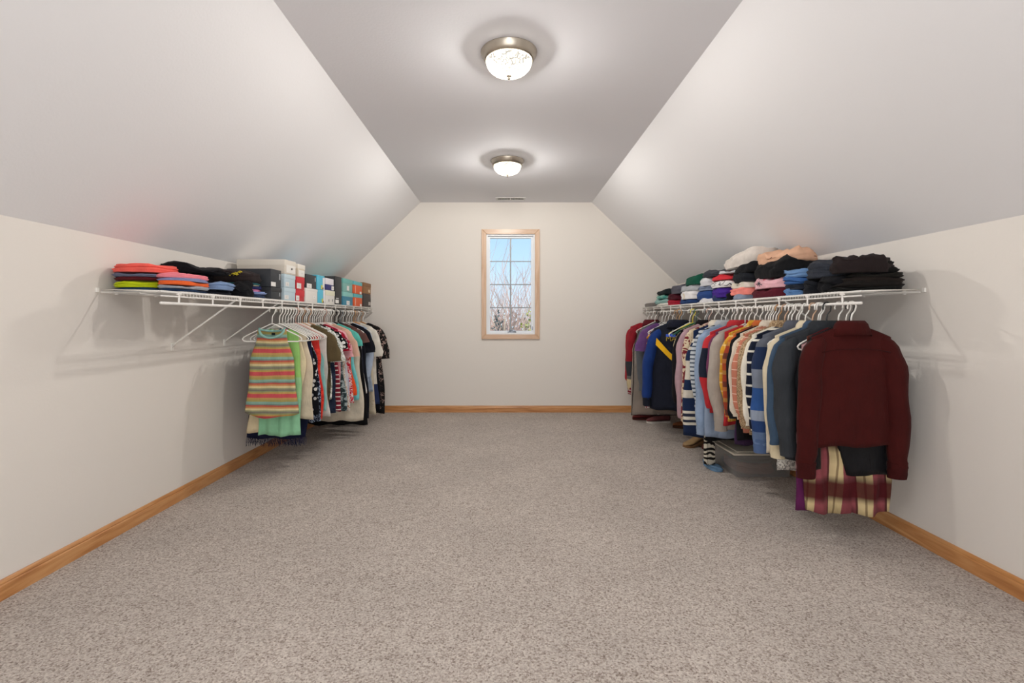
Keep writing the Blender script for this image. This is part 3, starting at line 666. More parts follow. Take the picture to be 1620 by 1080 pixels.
garment('R', 4.075, .36, 'jacket', '#161316', 'black_coat', 'black coat with broad shoulders behind the dusty pink robe', 'grey', T=.024, sl='long', slz=.42, seed=32, collar=True)
garment('R', 4.11, .40, 'shirt', ('block', [(0, '#d8d6cf'), (.12, '#2a3346'), (.18, '#c9c8c4'), (.24, '#2a3346'), (.3, '#d8c9a0'), (.6, '#d5c48f'), (.9, '#d5c48f')]), 'varsity_cardigan', 'cream cardigan with navy bands right of the navy letter jacket', 'white', T=.02, sl='long', slz=.44, seed=33)

# navy letter jacket hanging turned towards the room
def letter_details(root, z, zt, zs):
    yel = fab('#eab41c', .6)
    # gold chevron panel across the back
    pts = []
    mb = MB(); a = [(-.178,z(zs-.075)),(-.185,z(zs-.135)),(-.07,z(zs-.25)),(.0,z(zs-.305)),(.07,z(zs-.25)),(.185,z(zs-.135)),(.178,z(zs-.075)),(.07,z(zs-.195)),(.0,z(zs-.255)),(-.07,z(zs-.195))]
    n = len(a); vs_ = [(x, -.071-.004*math.cos(x*9), zz) for x, zz in a]+[(x, -.064, zz) for x, zz in a]
    mb.add(vs_, [(0,1,2,9),(9,2,3,8),(8,3,4,7),(7,4,5,6),(n+9,n+2,n+1,n+0),(n+8,n+3,n+2,n+9),(n+7,n+4,n+3,n+8),(n+6,n+5,n+4,n+7)]+[(i,n+i,n+(i+1) % n,(i+1) % n) for i in range(n)])
    mb.build('gold_stripe', yel, root)
    cu = bpy.data.curves.new('txt', 'FONT'); cu.body = 'MA'; cu.size = .062; cu.extrude = .002; cu.align_x = 'CENTER'
    to = bpy.data.objects.new('txt', cu); COL.objects.link(to)
    dg = bpy.context.evaluated_depsgraph_get(); me = bpy.data.meshes.new_from_object(to.evaluated_get(dg)); bpy.data.objects.remove(to)
    me.materials.clear(); me.materials.append(fab('#a8923a', .7))
    o = bpy.data.objects.new('lettering', me); COL.objects.link(o); o.parent = root
    o.location = (-.055, -.074, z(zs-.10)); o.rotation_euler = (R(90), 0, 0)
garment('R', 4.46, .29, 'jacket', '#1b1e2a', 'letter_jacket', 'navy letter jacket with a gold chevron stripe and MA lettering', 'wood', T=.055, ws=.21, wb=.24, hw=.25, sl='long', slz=.36, sleeve_spec='#1c3876', cuff='#1b1e28', seed=35, collar='#151827', rz=R(-28), extra=letter_details, nf=.0, amp=.007, xo=-.085, flare=.05)
def orange_stripes(root, z, zt, zs):
    for k in range(3):
        za = zs-.06-.055*k
        MB().tube([(-.262,-.005,z(za-.03)),(-.245,-.048,z(za-.01)),(-.20,-.052,z(za+.02)),(-.185,-.03,z(za+.035))], .012, 6).build('sleeve_stripe', fab('#d99a3c'), root, smooth=True)
garment('R', 4.78, .30, 'jacket', '#212b3b', 'striped_sleeve_jacket', 'dark navy jacket with orange stripes on its sleeve, left of the letter jacket', 'wood', T=.04, sl='long', slz=.36, seed=36, rz=R(-12), extra=orange_stripes, collar=True)
garment('R', 4.90, .28, 'dress', '#8197b2', 'blue_robe', 'powder blue robe seen as a thin edge left of the orange-striped jacket', 'white', T=.02, sl='long', slz=.36)
garment('R', 5.02, .22, 'dress', ('blotch', 28, [(0, '#c8c4c6'), (.46, '#8a2432'), (.55, '#d4d0d2')]), 'wrapped_dress', 'red and white print dress on a rounded hanger far down the right rod', 'white', T=.03, ws=.2, wb=.21, hw=.22)
garment('R', 5.12, .30, 'tee', '#6d4a80', 'purple_tee', 'purple t-shirt edge far down the right rod', 'white', sl='short', T=.02)
garment('R', 5.22, .28, 'jacket', '#5c5f63', 'grey_jacket', 'mid grey jacket far down the right rod beside the garment bag', 'white', T=.03, sl='long', slz=.36)
# garment bag
mgb, t_, b_ = newmat('clear_bag_vinyl'); b_.inputs['Base Color'].default_value = srgb('#b5a89c'); b_.inputs['Roughness'].default_value = .2; b_.inputs['Alpha'].default_value = .45
gbag = empty('garment_bag', (XFR, 5.36, .085), 0, 'clear garment bag with black piping near the back wall', 'garment bag')
body_mesh('bag_body', mgb, gbag, .22, .27, .285, .03, RODZ-.13-.085, 0, .04, .02, .02, .4, 4, .008)
MB().tube([(-.03,-.01,.95),(-.21,-.02,.87),(-.262,-.03,.7),(-.268,-.03,.3),(-.283,-.03,.002),(0,-.035,0),(.283,-.03,.002),(.268,-.03,.3),(.262,-.03,.7),(.21,-.02,.87),(.03,-.01,.95)], .004, 6).build('bag_piping', fab(BLK), gbag, smooth=True)
hanger(XFR, 5.36, 0, 'black', 'black hanger carrying the clear garment bag', 'hangers on the right rod')
garment('R', 5.47, .20, 'dress', '#26292a', 'long_dark_dress', 'dark green-black long dress inside the far end of the right rod', 'white', T=.022)
garment('R', 5.60, .27, 'jacket', ('block', [(0, '#7a2230'), (.06, '#d9c7a4'), (.28, '#3a3c40'), (.4, '#4a2026'), (.6, '#93202b')]), 'varsity_jacket', 'red varsity jacket with beige sleeve nearest the back wall on the right', 'white', T=.05, sl='long', slz=.31, sleeve_spec=('block', [(0, '#7a2230'), (.045, '#cdbb96'), (.16, '#6d6a66'), (.2, '#35373c'), (.36, '#8a1f2a'), (.9, '#8a1f2a')]), cuff=('stripe', 2, .03, [(0, '#7a1f2e'), (.5, '#d8c9c4'), (.7, '#7a1f2e')]), seed=39, rz=R(-6), collar='#5a1a22')
garment('R', 5.74, .30, 'shirt', '#a02833', 'red_shirt', 'crimson shirt squeezed against the back wall on the right rod', 'white', T=.03, sl='long', slz=.4)
# loose hangers pushed together
hanger(XFR-.01, 4.34, R(-10), 'yellow', 'empty yellow plastic hanger above the letter jacket', 'empty hangers')
hanger(XFR-.02, 4.38, R(14), 'white', 'empty white wire hanger tilted above the letter jacket', 'empty hangers')
hanger(XFR-.03, 4.56, R(-18), 'grey', 'empty grey hanger behind the letter jacket', 'empty hangers')
hanger(XFR, 4.29, R(6), 'green', 'thick dark green hanger above the black coat', 'empty hangers')
hc = empty('hanger_clip', (XFR-.19, 4.33, .935), R(-35), 'bright blue plastic clip hanging over the letter jacket', 'clip')
MB().box((-.05,-.006,0),(.03,.006,.022),.003).build('clip_bar', HCOL['blue'], hc)
MB().tube([(0,0,.022),(0,0,.045),(.01,0,.06)], .002, 6).build('clip_hook', HCOL['grey'], hc)

# ================================================================== LEFT ROD (near to far)
STR = ('stripe', 2, .150, [(0, '#c8545a'), (.11, '#c09a58'), (.18, '#949a6c'), (.24, '#7d786c'), (.31, '#97997a'), (.37, '#d8c796'), (.46, '#c68f5e'), (.53, '#b8584c'), (.60, '#748880'), (.66, '#86ab9c'), (.76, '#a89a5c'), (.86, '#c2985e'), (.94, '#c8545a')])
def tank_label(root, z, zt, zs):
    MB().box((-.012,.016,z(zt-.044)),(.012,.018,z(zt-.03))).build('neck_label', fab('#1a1c22'), root)
garment('L', 3.45, .424, 'tank', STR, 'striped_tank_top', 'multicoloured horizontally striped tank top, nearest garment on the left rod', ws=.098, wb=.142, hw=.176, T=.026, nf=.062, neckw=.085, seed=2, xo=-.022, trim='#93bfb4', extra=tank_label, amp=.007, tail=.03, hlabel='white plastic hanger at the near end of the left rod holding the striped tank top')
def arm_trim(root, z, zt, zs): pass
garment('L', 3.51, .29, 'dress', ('block', [(0, '#8cc49c'), (.26, '#94c48c'), (.40, '#92c26e'), (.9, '#8fbf68')]), 'green_dress', 'mint and lime green sleeveless dress behind the striped tank top', 'white', ws=.13, wb=.145, hw=.150, T=.02, neckw=.06, amp=.014)
garment('L', 3.56, .30, 'skirt', '#dac9a6', 'pleated_skirt', 'cream pleated skirt showing left below the striped tank top', 'white', ws=.13, hw=.17, T=.016, amp=.016, lean=-.10)
garment('L', 3.605, .385, 'tank', '#d3c4ac', 'beige_tank_top', 'plain beige tank top right of the green dress', 'white', ws=.15, wb=.185, hw=.195, T=.018, seed=6)
def fringe(root, z, zt, zs):
    rnd = random.Random(4); mb = MB()
    for k in range(150):
        a = -.288+.41*k/149; sgn = -1 if k % 2 else 1
        mb.tube([(a, sgn*.016, .012), (a+rnd.uniform(-.006,.006), sgn*.018, -.02), (a+rnd.uniform(-.012,.012), sgn*.019+rnd.uniform(-.006,.006), -.035-rnd.random()*.025)], .0013, 4, cap=False)
    tag(mb.build('fringe', fab('#1b1f3c'), root), kind='stuff')
garment('L', 3.65, .24, 'dress', '#171c36', 'fringed_dress', 'dark navy dress with a fringed hem behind the beige tank top', 'white', ws=.17, wb=.2, hw=.212, T=.018, extra=fringe, nf=.05, lean=-.11)
garment('L', 3.70, .40, 'tank', ('dots', 26, .32, '#15151a', '#d8d4cf'), 'dotted_top', 'black sleeveless top with small white dots', 'white', ws=.14, wb=.185, hw=.195, T=.018)
garment('L', 3.745, .335, 'dress', ('blotch', 60, [(0, '#171a2a'), (.5, '#1a2034'), (.56, '#aab8cc')]), 'floral_dress', 'navy dress with small pale flowers next to the dotted black top', 'white', T=.018, hw=.205, wb=.18)
garment('L', 3.785, .345, 'slip', ('blotch', 18, [(0, '#c8281f'), (.5, '#dd3a2a')]), 'red_dress', 'bright red satin dress', 'pink', T=.024, hw=.202, ws=.17, wb=.19, rough=.45, amp=.016)
garment('L', 3.83, .40, 'tank', '#8fcac6', 'teal_top', 'pale teal top right of the red dress', 'white', T=.014, wb=.195, hw=.21)
garment('L', 3.865, .38, 'slip', '#c6c1ba', 'grey_white_blouse', 'pale grey-white blouse between the teal top and the olive shirt', 'white', T=.022, hw=.225, amp=.018, tail=-.03)
garment('L', 3.905, .42, 'tee', '#5e5138', 'olive_shirt', 'olive brown short-sleeved shirt', 'beige', T=.022, sl='short', slz=.2)
garment('L', 3.95, .34, 'slip', ('blotch', 24, [(0, '#453c2c'), (.5, '#5c5138')]), 'khaki_skirt', 'dark khaki top hanging low below the olive shirt', 'white', T=.016, hw=.19)
garment('L', 3.985, .46, 'tee', ('blotch', 30, [(0, '#e4e4df'), (.47, '#7f8a78'), (.54, '#e8e8e4')]), 'leaf_print_shirt', 'white short-sleeved shirt with sage leaf print', 'white', T=.024, sl='short', slz=.21)
garment('L', 4.03, .35, 'slip', ('blotch', 20, [(0, '#20283c'), (.5, '#2b3448')]), 'navy_blouse', 'dark navy top with a white lace edge under the leaf print shirt', 'beige', T=.016, hw=.215)
garment('L', 4.06, .40, 'tee', ('dots', 40, .45, '#121214', '#e8e6e2'), 'spotted_shirt', 'black and white spotted short-sleeved shirt', 'white', T=.016, sl='short', slz=.12)
garment('L', 4.11, .345, 'tank', ('stripe', 2, .035, [(0, '#7c1f30'), (.5, '#e4d9d2'), (.75, '#7c1f30')]), 'wine_striped_top', 'wine red and white striped top below the spotted shirt', 'white', T=.022, wb=.2, hw=.235)
garment('L', 4.15, .50, 'tee', ('blotch', 26, [(0, '#b91f38'), (.5, '#8c1a30'), (.6, '#d9a0a8')]), 'crimson_shirt', 'crimson floral short-sleeved shirt', 'white', T=.018, sl='short', slz=.14)
garment('L', 4.20, .46, 'tee', '#dba0a6', 'pink_shirt', 'soft pink shirt with a wide short sleeve', 'white', T=.022, sl='short', slz=.19)
garment('L', 4.25, .33, 'slip', ('blotch', 34, [(0, '#2b3a3c'), (.45, '#46565a'), (.55, '#9aa6a6')]), 'dark_floral_blouse', 'dark green-grey floral blouse below the pink shirt', 'white', T=.022, hw=.235)
garment('L', 4.29, .32, 'slip', ('blotch', 40, [(0, '#d9d5cc'), (.5, '#a87a5a'), (.56, '#e2ded6')]), 'small_print_top', 'cream top with tiny rust print', 'white', T=.018, hw=.24)
garment('L', 4.33, .34, 'slip', ('stripe', 0, .03, [(0, '#dcdbe2'), (.7, '#9a8fb8'), (.8, '#dcdbe2')]), 'lavender_striped_top', 'white top with thin lavender stripes', 'white', T=.014, hw=.24)
garment('L', 4.38, .45, 'tee', '#d9b09a', 'peach_shirt', 'peach short-sleeved shirt on a pink hanger', 'pink', T=.02, sl='short', slz=.2)
garment('L', 4.42, .36, 'slip', ('blotch', 36, [(0, '#c5283c'), (.5, '#e8dcd8'), (.6, '#c5283c')]), 'red_print_top', 'red and white print top below the peach shirt', 'white', T=.018, hw=.245)
garment('L', 4.46, .42, 'slip', '#e2562e', 'orange_blouse', 'bright orange sleeveless blouse beside the turquoise shirt', 'white', T=.02, hw=.25)
garment('L', 4.50, .42, 'tee', '#5cb9ac', 'turquoise_shirt', 'turquoise short-sleeved shirt right of the peach one', 'white', T=.02, sl='short', slz=.12)
garment('L', 4.56, .36, 'slip', '#79cfd4', 'aqua_top', 'aqua sleeveless top beside the cream trousers', 'white', T=.016, hw=.25)
garment('L', 4.64, .165, 'pants', '#d6ccb8', 'linen_trousers', 'wide cream linen trousers hanging near the floor', 'black', ws=.2, wb=.23, hw=.265, T=.025, amp=.014)
garment('L', 4.70, .50, 'tee', '#6a4a44', 'brown_shirt', 'brown striped shirt with short sleeves behind the cream trousers', 'white', sl='short', slz=.1, T=.016)
garment('L', 4.75, .11, 'pants', '#101012', 'black_trousers', 'black trousers just behind the cream linen trousers', 'black', ws=.2, wb=.22, hw=.275, T=.025)
garment('L', 4.82, .38, 'slip', ('stripe', 0, .06, [(0, '#e6e2dc'), (.5, '#1d2030'), (.75, '#e6e2dc')]), 'striped_blouse', 'white blouse with dark vertical bands', 'grey', T=.02, hw=.24)
garment('L', 4.89, .14, 'dress', '#171820', 'long_navy_dress', 'long near-black navy dress beside the light blue dress', 'white', T=.024, ws=.19, hw=.25, wb=.22)
garment('L', 4.92, .60, 'tee', '#14161e', 'black_shirt', 'black short-sleeved shirt above the long navy dress', 'black', T=.022, sl='short', slz=.2)
garment('L', 5.00, .46, 'shirt', '#a8b6ca', 'light_blue_dress', 'light blue knit dress with long sleeve', 'white', T=.032, sl='long', slz=.52, hw=.22)
garment('L', 5.08, .36, 'slip', '#9fadbf', 'grey_blue_top', 'grey-blue top just behind the light blue knit dress', 'white', T=.018, hw=.23)
garment('L', 5.15, .13, 'dress', ('blotch', 20, [(0, '#c9bda6'), (.6, '#b8a88c')]), 'crochet_dress', 'tan crochet dress reaching low near the back wall', 'white', T=.024, hw=.25, wb=.2)
garment('L', 5.23, .35, 'tee', '#dcd6ca', 'white_ruffle_shirt', 'off-white ruffled shirt in front of the dark floral dress', 'wood', T=.022, sl='short', slz=.26)
garment('L', 5.30, .20, 'slip', ('block', [(0, '#2a3558'), (.22, '#dcd6ca'), (.9, '#dcd6ca')]), 'blue_hem_skirt', 'white dress with a dark blue patterned hem', 'beige', T=.018, hw=.24)
garment('L', 5.38, .12, 'dress', '#14151c', 'black_slip_dress', 'plain black slip dress far down the left rod', 'white', T=.018, hw=.24, wb=.2)
FLR = ('blotch', 26, [(0, '#1b1a1a'), (.5, '#2a2624'), (.58, '#a98f86'), (.66, '#1b1a1a')])
garment('L', 5.50, .30, 'shirt', FLR, 'floral_kimono', 'black floral kimono with wide ruffled sleeve nearest the back wall', 'wood', T=.03, sl='short', slz=.30, hw=.26)
garment('L', 5.58, .06, 'dress', FLR, 'floral_maxi_dress', 'black floral maxi dress nearly touching the floor by the back wall', 'white', T=.022, hw=.24, wb=.2)

# ================================================================== SHOE BOXES on the left shelf
def board(col, rough=.55): return plain('cardboard', col, rough, var=.05, vscale=6)
WHT = board('#eceae6', .5)
def shoebox(label, u0, u1, z0, z1, col, lid=None, lidh=.035, depth=.30, xf=-1.560, end=None, marks=(), name='shoe_box', kind='box', group='shoe boxes on the left shelf', xoff=0., ys=None):
    """u0/u1: near and far edge of the end face that looks into the room"""
    xf = xf+xoff
    y0, y1 = ys if ys else (Yof(u0, xf)+.003, Yof(u1, xf)-.003)
    w, h = y1-y0, z1-z0
    root = empty(name, (xf-depth/2, (y0+y1)/2, z0), 0, label, 'box', group)
    hx = depth/2
    mb = MB(); mb.box((-hx+.002, -w/2+.002, .0005), (hx-.002, w/2-.002, h-(.001 if lid else 0)), .002)
    autosmooth(mb.build('box_body', board(col), root))
    if lid:
        mb = MB(); mb.box((-hx, -w/2, h-lidh), (hx, w/2, h), .0025); autosmooth(mb.build('lid', board(lid), root))
    for mk in marks:            # (y centre, z centre, y size, z size, colour) fractions of the end face
        cy, cz, sy, sz, c = mk[:5]
        px = hx+.0012 if lid and cz > 1-lidh/h else hx-.0008
        MB().box((px, -w/2+(cy-sy/2)*w, (cz-sz/2)*h), (px+.0012, -w/2+(cy+sy/2)*w, (cz+sz/2)*h)).build(mk[5] if len(mk) > 5 else 'label_sticker', board(c, .5) if c != 'white' else WHT, root)
    return root
SB = SZ+.003
BK = '#26282b'
def bars(cy, cz, n=3, c='#77787c'):      # small print on a sticker: tiny dark lines
    return [(cy, cz+(k-(n-1)/2)*.055, .13, .018, c, 'printed_line') for k in range(n)]
b1 = shoebox('black shoe box on the shelf, lower one of the stack nearest the folded clothes', 429, 446, SB, SB+.082, '#2e3236', BK, .03, .29, marks=[(.8,.45,.05,.30,'#cfd2d4','printed_line')])
b2 = shoebox('black shoe box on top of the nearest stack, under no other box', 428.5, 445.6, SB+.083, SB+.203, '#2b2e33', None, .03, .30, marks=[(.22,.16,.42,.24,'white'),(.84,.62,.05,.34,'#cfd2d4','printed_line'),(.76,.62,.02,.34,'#8f9296','printed_line')])
b3 = shoebox('pale blue shoe box at the bottom under the other pale blue one', 449.5, 468, SB, SB+.092, '#bfd3dc', '#c4d8e0', .03, .34, marks=[(.2,.25,.34,.32,'white')]+bars(.2,.25))
b4 = shoebox('pale blue shoe box in the middle, right under the large cream box', 449.8, 467.8, SB+.093, SB+.188, '#bfd3dc', '#c6dae2', .03, .34, marks=[(.25,.25,.3,.3,'white')]+bars(.25,.25))
b5 = shoebox('large cream lidded box topping the pale blue boxes', 450, 468.5, SB+.189, SB+.290, '#d9d0c2', '#e4dccf', .045, .34, marks=[(.55,.38,.8,.55,'#eeebe4'),(.62,.42,.12,.12,'#8a94a8','printed_line')])
b6 = shoebox('red shoe box at the bottom of the red pair', 468.2, 482, SB, SB+.088, '#c8202c', '#cf2733', .05, .32, marks=[(.18,.28,.36,.42,'white')]+bars(.18,.28))
b7 = shoebox('red shoe box with a white sticker, under the small cream box', 468.9, 482.2, SB+.089, SB+.186, '#c8202c', '#cf2733', .05, .32, marks=[(.3,.30,.5,.42,'white')]+bars(.3,.3))
b8 = shoebox('small cream lidded box on top of the red boxes', 471, 483, SB+.187, SB+.283, '#d8cbb6', '#ece6da', .035, .30, marks=[(.5,.3,.8,.5,'#f0ede6')]+bars(.55,.3,2))
b9 = shoebox('white shoe box under the black one with the white sticker', 483.2, 502.8, SB, SB+.112, '#e9e5de', '#ece9e3', .02, .33, marks=[(.7,.4,.2,.2,'#f6f4f0'),(.7,.4,.06,.05,'#8d8d92','printed_line')])
b10 = shoebox('black shoe box on the white one, vertical print by its corner', 484, 500.8, SB+.113, SB+.222, '#2c2f34', None, .03, .33, marks=[(.3,.17,.45,.32,'white'),(.87,.70,.05,.3,'#cfd2d4','printed_line')]+bars(.3,.17,2))
TQ = '#58bcd8'
b11 = shoebox('lower turquoise shoe box with a yellow and pink corner print', 503.2, 514.5, SB, SB+.113, TQ, None, .03, .33, marks=[(.86,.5,.26,.98,'#ece9ea','printed_band'),(.62,.2,.2,.3,'#d8d45c','printed_patch'),(.74,.12,.14,.16,'#d98aa0','printed_patch')])
b12 = shoebox('upper turquoise shoe box with a yellow and pink corner print', 501.6, 513.8, SB+.114, SB+.234, TQ, '#5fc2dc', .012, .33, marks=[(.86,.45,.26,.86,'#ece9ea','printed_band'),(.62,.2,.2,.28,'#d8d45c','printed_patch'),(.76,.12,.14,.15,'#c46a9a','printed_patch')])
b13 = shoebox('white shoe box with two small dark marks, beside the lower turquoise box', 515, 530, SB, SB+.120, '#e6e2dc', '#e3e0c8', .045, .32, marks=[(.35,.25,.05,.18,'#55585e','printed_line'),(.75,.28,.05,.18,'#55585e','printed_line')])
b14 = shoebox('navy blue box with a white lid and sticker', 515, 528, SB+.121, SB+.226, '#2b2a72', '#e9e4ea', .055, .32, marks=[(.88,.22,.30,.34,'white')]+bars(.88,.22,2))
b15 = shoebox('tall black boot box in the middle of the row', 530.5, 541, SB, SB+.262, '#2a2b2d', None, .03, .38, xoff=-.0, marks=[(.25,.11,.5,.12,'white'),(.3,.22,.4,.03,'#c9c9c9','printed_line')])
b16 = shoebox('blue box with an aqua lid under the plain aqua box', 542.5, 558.5, SB, SB+.132, '#3a87a3', '#8ccac4', .045, .34, marks=[(.5,.2,.3,.3,'white')]+bars(.5,.2,2))
b17 = shoebox('aqua green box with an oval sticker, topmost of its stack', 542.7, 558, SB+.133, SB+.262, '#7fb5ae', '#6fb9b2', .045, .34, marks=[(.5,.30,.24,.36,'white')])
b18 = shoebox('lower orange shoe box with a teal lid', 560, 573.4, SB, SB+.130, '#e4602a', '#5fb5bb', .038, .33, marks=[(.18,.35,.03,.6,'#f3d9cc','printed_line'),(.8,.12,.2,.2,'white')])
b19 = shoebox('upper orange shoe box with a teal lid', 559.5, 573.2, SB+.131, SB+.260, '#e4602a', '#66bfc6', .038, .33, marks=[(.2,.35,.03,.6,'#f3d9cc','printed_line'),(.8,.12,.2,.2,'white')])
b20 = shoebox('dark brown shoe box at the far end, two white squares on it', 575, 593.2, SB, SB+.150, '#3f3432', None, .03, .33, xoff=.0, marks=[(.48,.28,.1,.26,'#dcd6d0','printed_patch'),(.64,.28,.1,.26,'#dcd6d0','printed_patch'),(.78,.82,.42,.30,'#a59690','printed_band')])
b21 = shoebox('brown kraft lidded box at the far end of the left shelf', 575.5, 590.5, SB+.151, SB+.272, '#94693f', '#8e6238', .045, .33, marks=[(.55,.28,.2,.26,'#e4c9a4')])

# ================================================================== FOLDED CLOTHES
def folded(label, x0, x1, y0, y1, z0, z1, spec, layers=2, seed=None, rz=0., tilt=(0, 0), wob=.008, name='folded_garment', group=None, rough=.85, fuzz=0., round_=.5, cat='clothes', extra=None, pw=3.2):
    seed = seed if seed is not None else int((x0+y0*3+z0*7)*1000) % 997
    cx, cy = (x0+x1)/2, (y0+y1)/2; hx, hy, h = abs(x1-x0)/2, abs(y1-y0)/2, z1-z0
    n = 44; prof = []
    prof.append((0., 0.)); prof.append((.55, 0.)); prof.append((.9, 0.0))
    per = 6
    for l in range(layers):
        for k in range(per+1):
            a = -math.pi/2+math.pi*k/per
            prof.append((.93+.07*math.cos(a), (l+.5+.5*math.sin(a))/layers))
    prof += [(.80, 1.03), (.55, 1.05), (.28, 1.06), (0., 1.06)]
    vs_ = []; fs_ = []
    rnd = random.Random(seed); ph = [rnd.uniform(0, 6.28) for _ in range(6)]
    for i, (r, zz) in enumerate(prof):
        for k in range(n):
            th = 2*math.pi*k/n; c, s_ = math.cos(th), math.sin(th)
            q = (abs(c)**pw+abs(s_)**pw)**(-1/pw)
            rr = r*(1-.03*((i*7919+seed) % 3)*(.93 < r))
            lay = min(layers-1, int(zz*layers-.001)) if zz > 0 else 0
            ins = (1+.035*math.sin(lay*2.4+ph[0]+1.2*math.sin(th)))
            x = hx*rr*q*c*ins; y = hy*rr*q*s_*ins
            z = h*zz
            nz = noise.noise(Vector((x*9+seed, y*9, z*12)))
            nz2 = noise.noise(Vector((x*26+seed, y*26, z*30+5)))
            up = zz
            # soft top, rounded towards the rim
            edge = (rr*1.0)**4
            z = z*(1-.18*edge*(zz > .6)) + (nz*wob*2.2+nz2*wob*.9)*up
            z += (tilt[0]*x+tilt[1]*y)*up
            x += nz2*wob*(r > .5)*.8*(zz > 0); y += nz*wob*(r > .5)*.8*(zz > 0)
            vs_.append((x, y, max(z, 0.0004)))
    m_ = len(prof)
    for i in range(m_-1):
        for k in range(n): fs_.append((i*n+k, i*n+(k+1) % n, (i+1)*n+(k+1) % n, (i+1)*n+k))
    mb = MB(); mb.add(vs_, fs_)
    root = mb.build(name, fab(spec, rough, fuzz), None, smooth=True, loc=(cx, cy, z0)); root.rotation_euler = (0, 0, rz)
    tag(root, label, cat, group)
    if extra: extra(root, hx, hy, h)
    return root
GL = 'folded clothes on the left shelf'; GR = 'folded clothes on the right shelf'
# left, nearest stack
z = SB
for (lab, h, sp_, ly) in (('dark blue jeans at the bottom of the stack nearest the camera, left shelf', .022, '#24405c', 1), ('lime yellow folded t-shirt in the nearest left stack', .034, '#c4d21c', 2), ('dark red folded t-shirt above the lime yellow one', .018, '#5a1a20', 1), ('slate blue-grey folded shirt under the coral hoodie', .022, '#6d7288', 1), ('coral folded hoodie topping the stack nearest the camera', .048, '#f0665a', 2)):
    folded(lab, -1.935, -1.705, 2.47, 2.74, z, z+h, sp_, ly, group=GL, wob=.006, seed=int(z*1000)); z += h*1.0
z = SB
for (lab, h, sp_) in (('navy folded shorts at the bottom front of the nearest left stack', .016, '#1f3350'), ('light grey folded t-shirt beside the lime one', .018, '#a3a7b0'), ('orange folded t-shirt at the front of the nearest left stack', .020, '#ee6a34'), ('lavender blue folded shirt under the pale pink one', .014, '#8c93bd'), ('pale pink folded shirt topping the front of the nearest left stack', .026, '#f08894')):
    folded(lab, -1.70, -1.556, 2.45, 2.74, z, z+h, sp_, 1, group=GL, wob=.005, seed=int(z*1300)); z += h
# second stack: jeans and black tops
def white_stripes(root, hx, hy, h):
    for k, zz in enumerate((.62, .32)):
        MB().tube([(-hx*.75, -hy*1.0-.002, h*zz+.012), (-hx*.35, -hy*1.05-.003, h*zz), (hx*.1, -hy*1.05-.002, h*zz+.004)], .0022, 6).build('white_stripe', fab('#d8d8da'), root, smooth=True)
folded('dark jeans at the bottom of the second left stack', -1.92, -1.60, 2.80, 3.06, SB, SB+.030, '#20232c', 1, group=GL)
folded('light blue denim shorts on the dark jeans', -1.74, -1.565, 2.79, 3.02, SB+.031, SB+.068, '#7b93b8', 2, group=GL, wob=.010)
folded('black folded leggings behind the denim shorts', -1.93, -1.745, 2.80, 3.05, SB+.031, SB+.075, '#15151a', 2, group=GL, wob=.008)
folded('black track top with two white stripes', -1.93, -1.70, 2.80, 3.06, SB+.076, SB+.122, '#141417', 2, group=GL, extra=white_stripes, wob=.006)
folded('bulky black folded hoodie topping the second left stack', -1.94, -1.62, 2.80, 3.10, SB+.123, SB+.165, '#17161a', 1, group=GL, wob=.014, tilt=(-.16, 0))
folded('crumpled black sweatpants at the shelf front, left shelf', -1.70, -1.556, 3.06, 3.22, SB, SB+.085, '#0f0f12', 2, group=GL, wob=.016, pw=2.4)
# third stack next to the boxes
z = SB
for (lab, x0_, x1_, h, sp_, ly) in (('navy folded jeans under the striped tops, left shelf', -1.92, -1.57, .022, '#34435e', 1), ('blue and white striped folded shirt', -1.92, -1.565, .020, ('stripe', 2, .012, [(0, '#9db0dc'), (.5, '#4c5f9a'), (.8, '#9db0dc')]), 1), ('pink and red folded shirt', -1.90, -1.60, .018, ('blotch', 18, [(0, '#c2395a'), (.5, '#e08ab0')]), 1), ('indigo folded shirt above the pink one', -1.92, -1.60, .018, '#2c3566', 1), ('beige and teal folded shirts under the dark graphic hoodie', -1.92, -1.61, .022, ('block', [(0, '#b8ad98'), (.01, '#4a8f93'), (.9, '#4a8f93')]), 2)):
    folded(lab, x0_, x1_, 3.235, 3.425, z, z+h, sp_, ly, group=GL, wob=.005, seed=int(z*1700)); z += h
def graphic(root, hx, hy, h):
    rnd = random.Random(2)
    for k in range(7):
        a = hx*.42+rnd.uniform(-.04, .04); zz = h*rnd.uniform(.45, .75); MB().tube([(a, -hy*.985-.004, zz), (a+.012, -hy*.985-.006, zz+.006), (a+.024, -hy*.985-.004, zz)], .0035, 5).build('yellow_print', fab('#d6c23c'), root, smooth=True)
folded('large dark brown hoodie with a yellow chest print', -1.94, -1.585, 3.17, 3.42, z, z+.078, '#2b2323', 1, group=GL, wob=.012, tilt=(-.10, 0), extra=graphic)

# right shelf: pile pieces; u/v are where the front face of each piece was surveyed
PL_ = []
def piece(label, u0, u1, v0, v1, spec, layers=1, xf=1.625, depth=.27, pw=2.8, wob=.013, **kw):
    ya, yb = Yof(u1, xf), Yof(u0, xf); ym = (ya+yb)/2
    z1 = Zof(v0, ym); zb = Zof(v1, ym)
    rest = SB
    for (x0, x1, y0, y1, zt_) in PL_:
        ov = min(yb, y1)-max(ya, y0); ox = min(xf+depth, x1)-max(xf, x0)
        if ov > .38*(yb-ya) and ox > .05 and zt_ < z1-.015 and zt_ <= zb+.04: rest = max(rest, zt_)
    z1 = max(z1, rest+.028)
    h = (z1-rest)/1.06
    o = folded(label, xf, xf+depth, ya, yb, rest, rest+h, spec, layers, pw=pw, wob=wob, group=GR, **kw)
    PL_.append((xf, xf+depth, ya, yb, rest+h*.97)); return o
P = piece
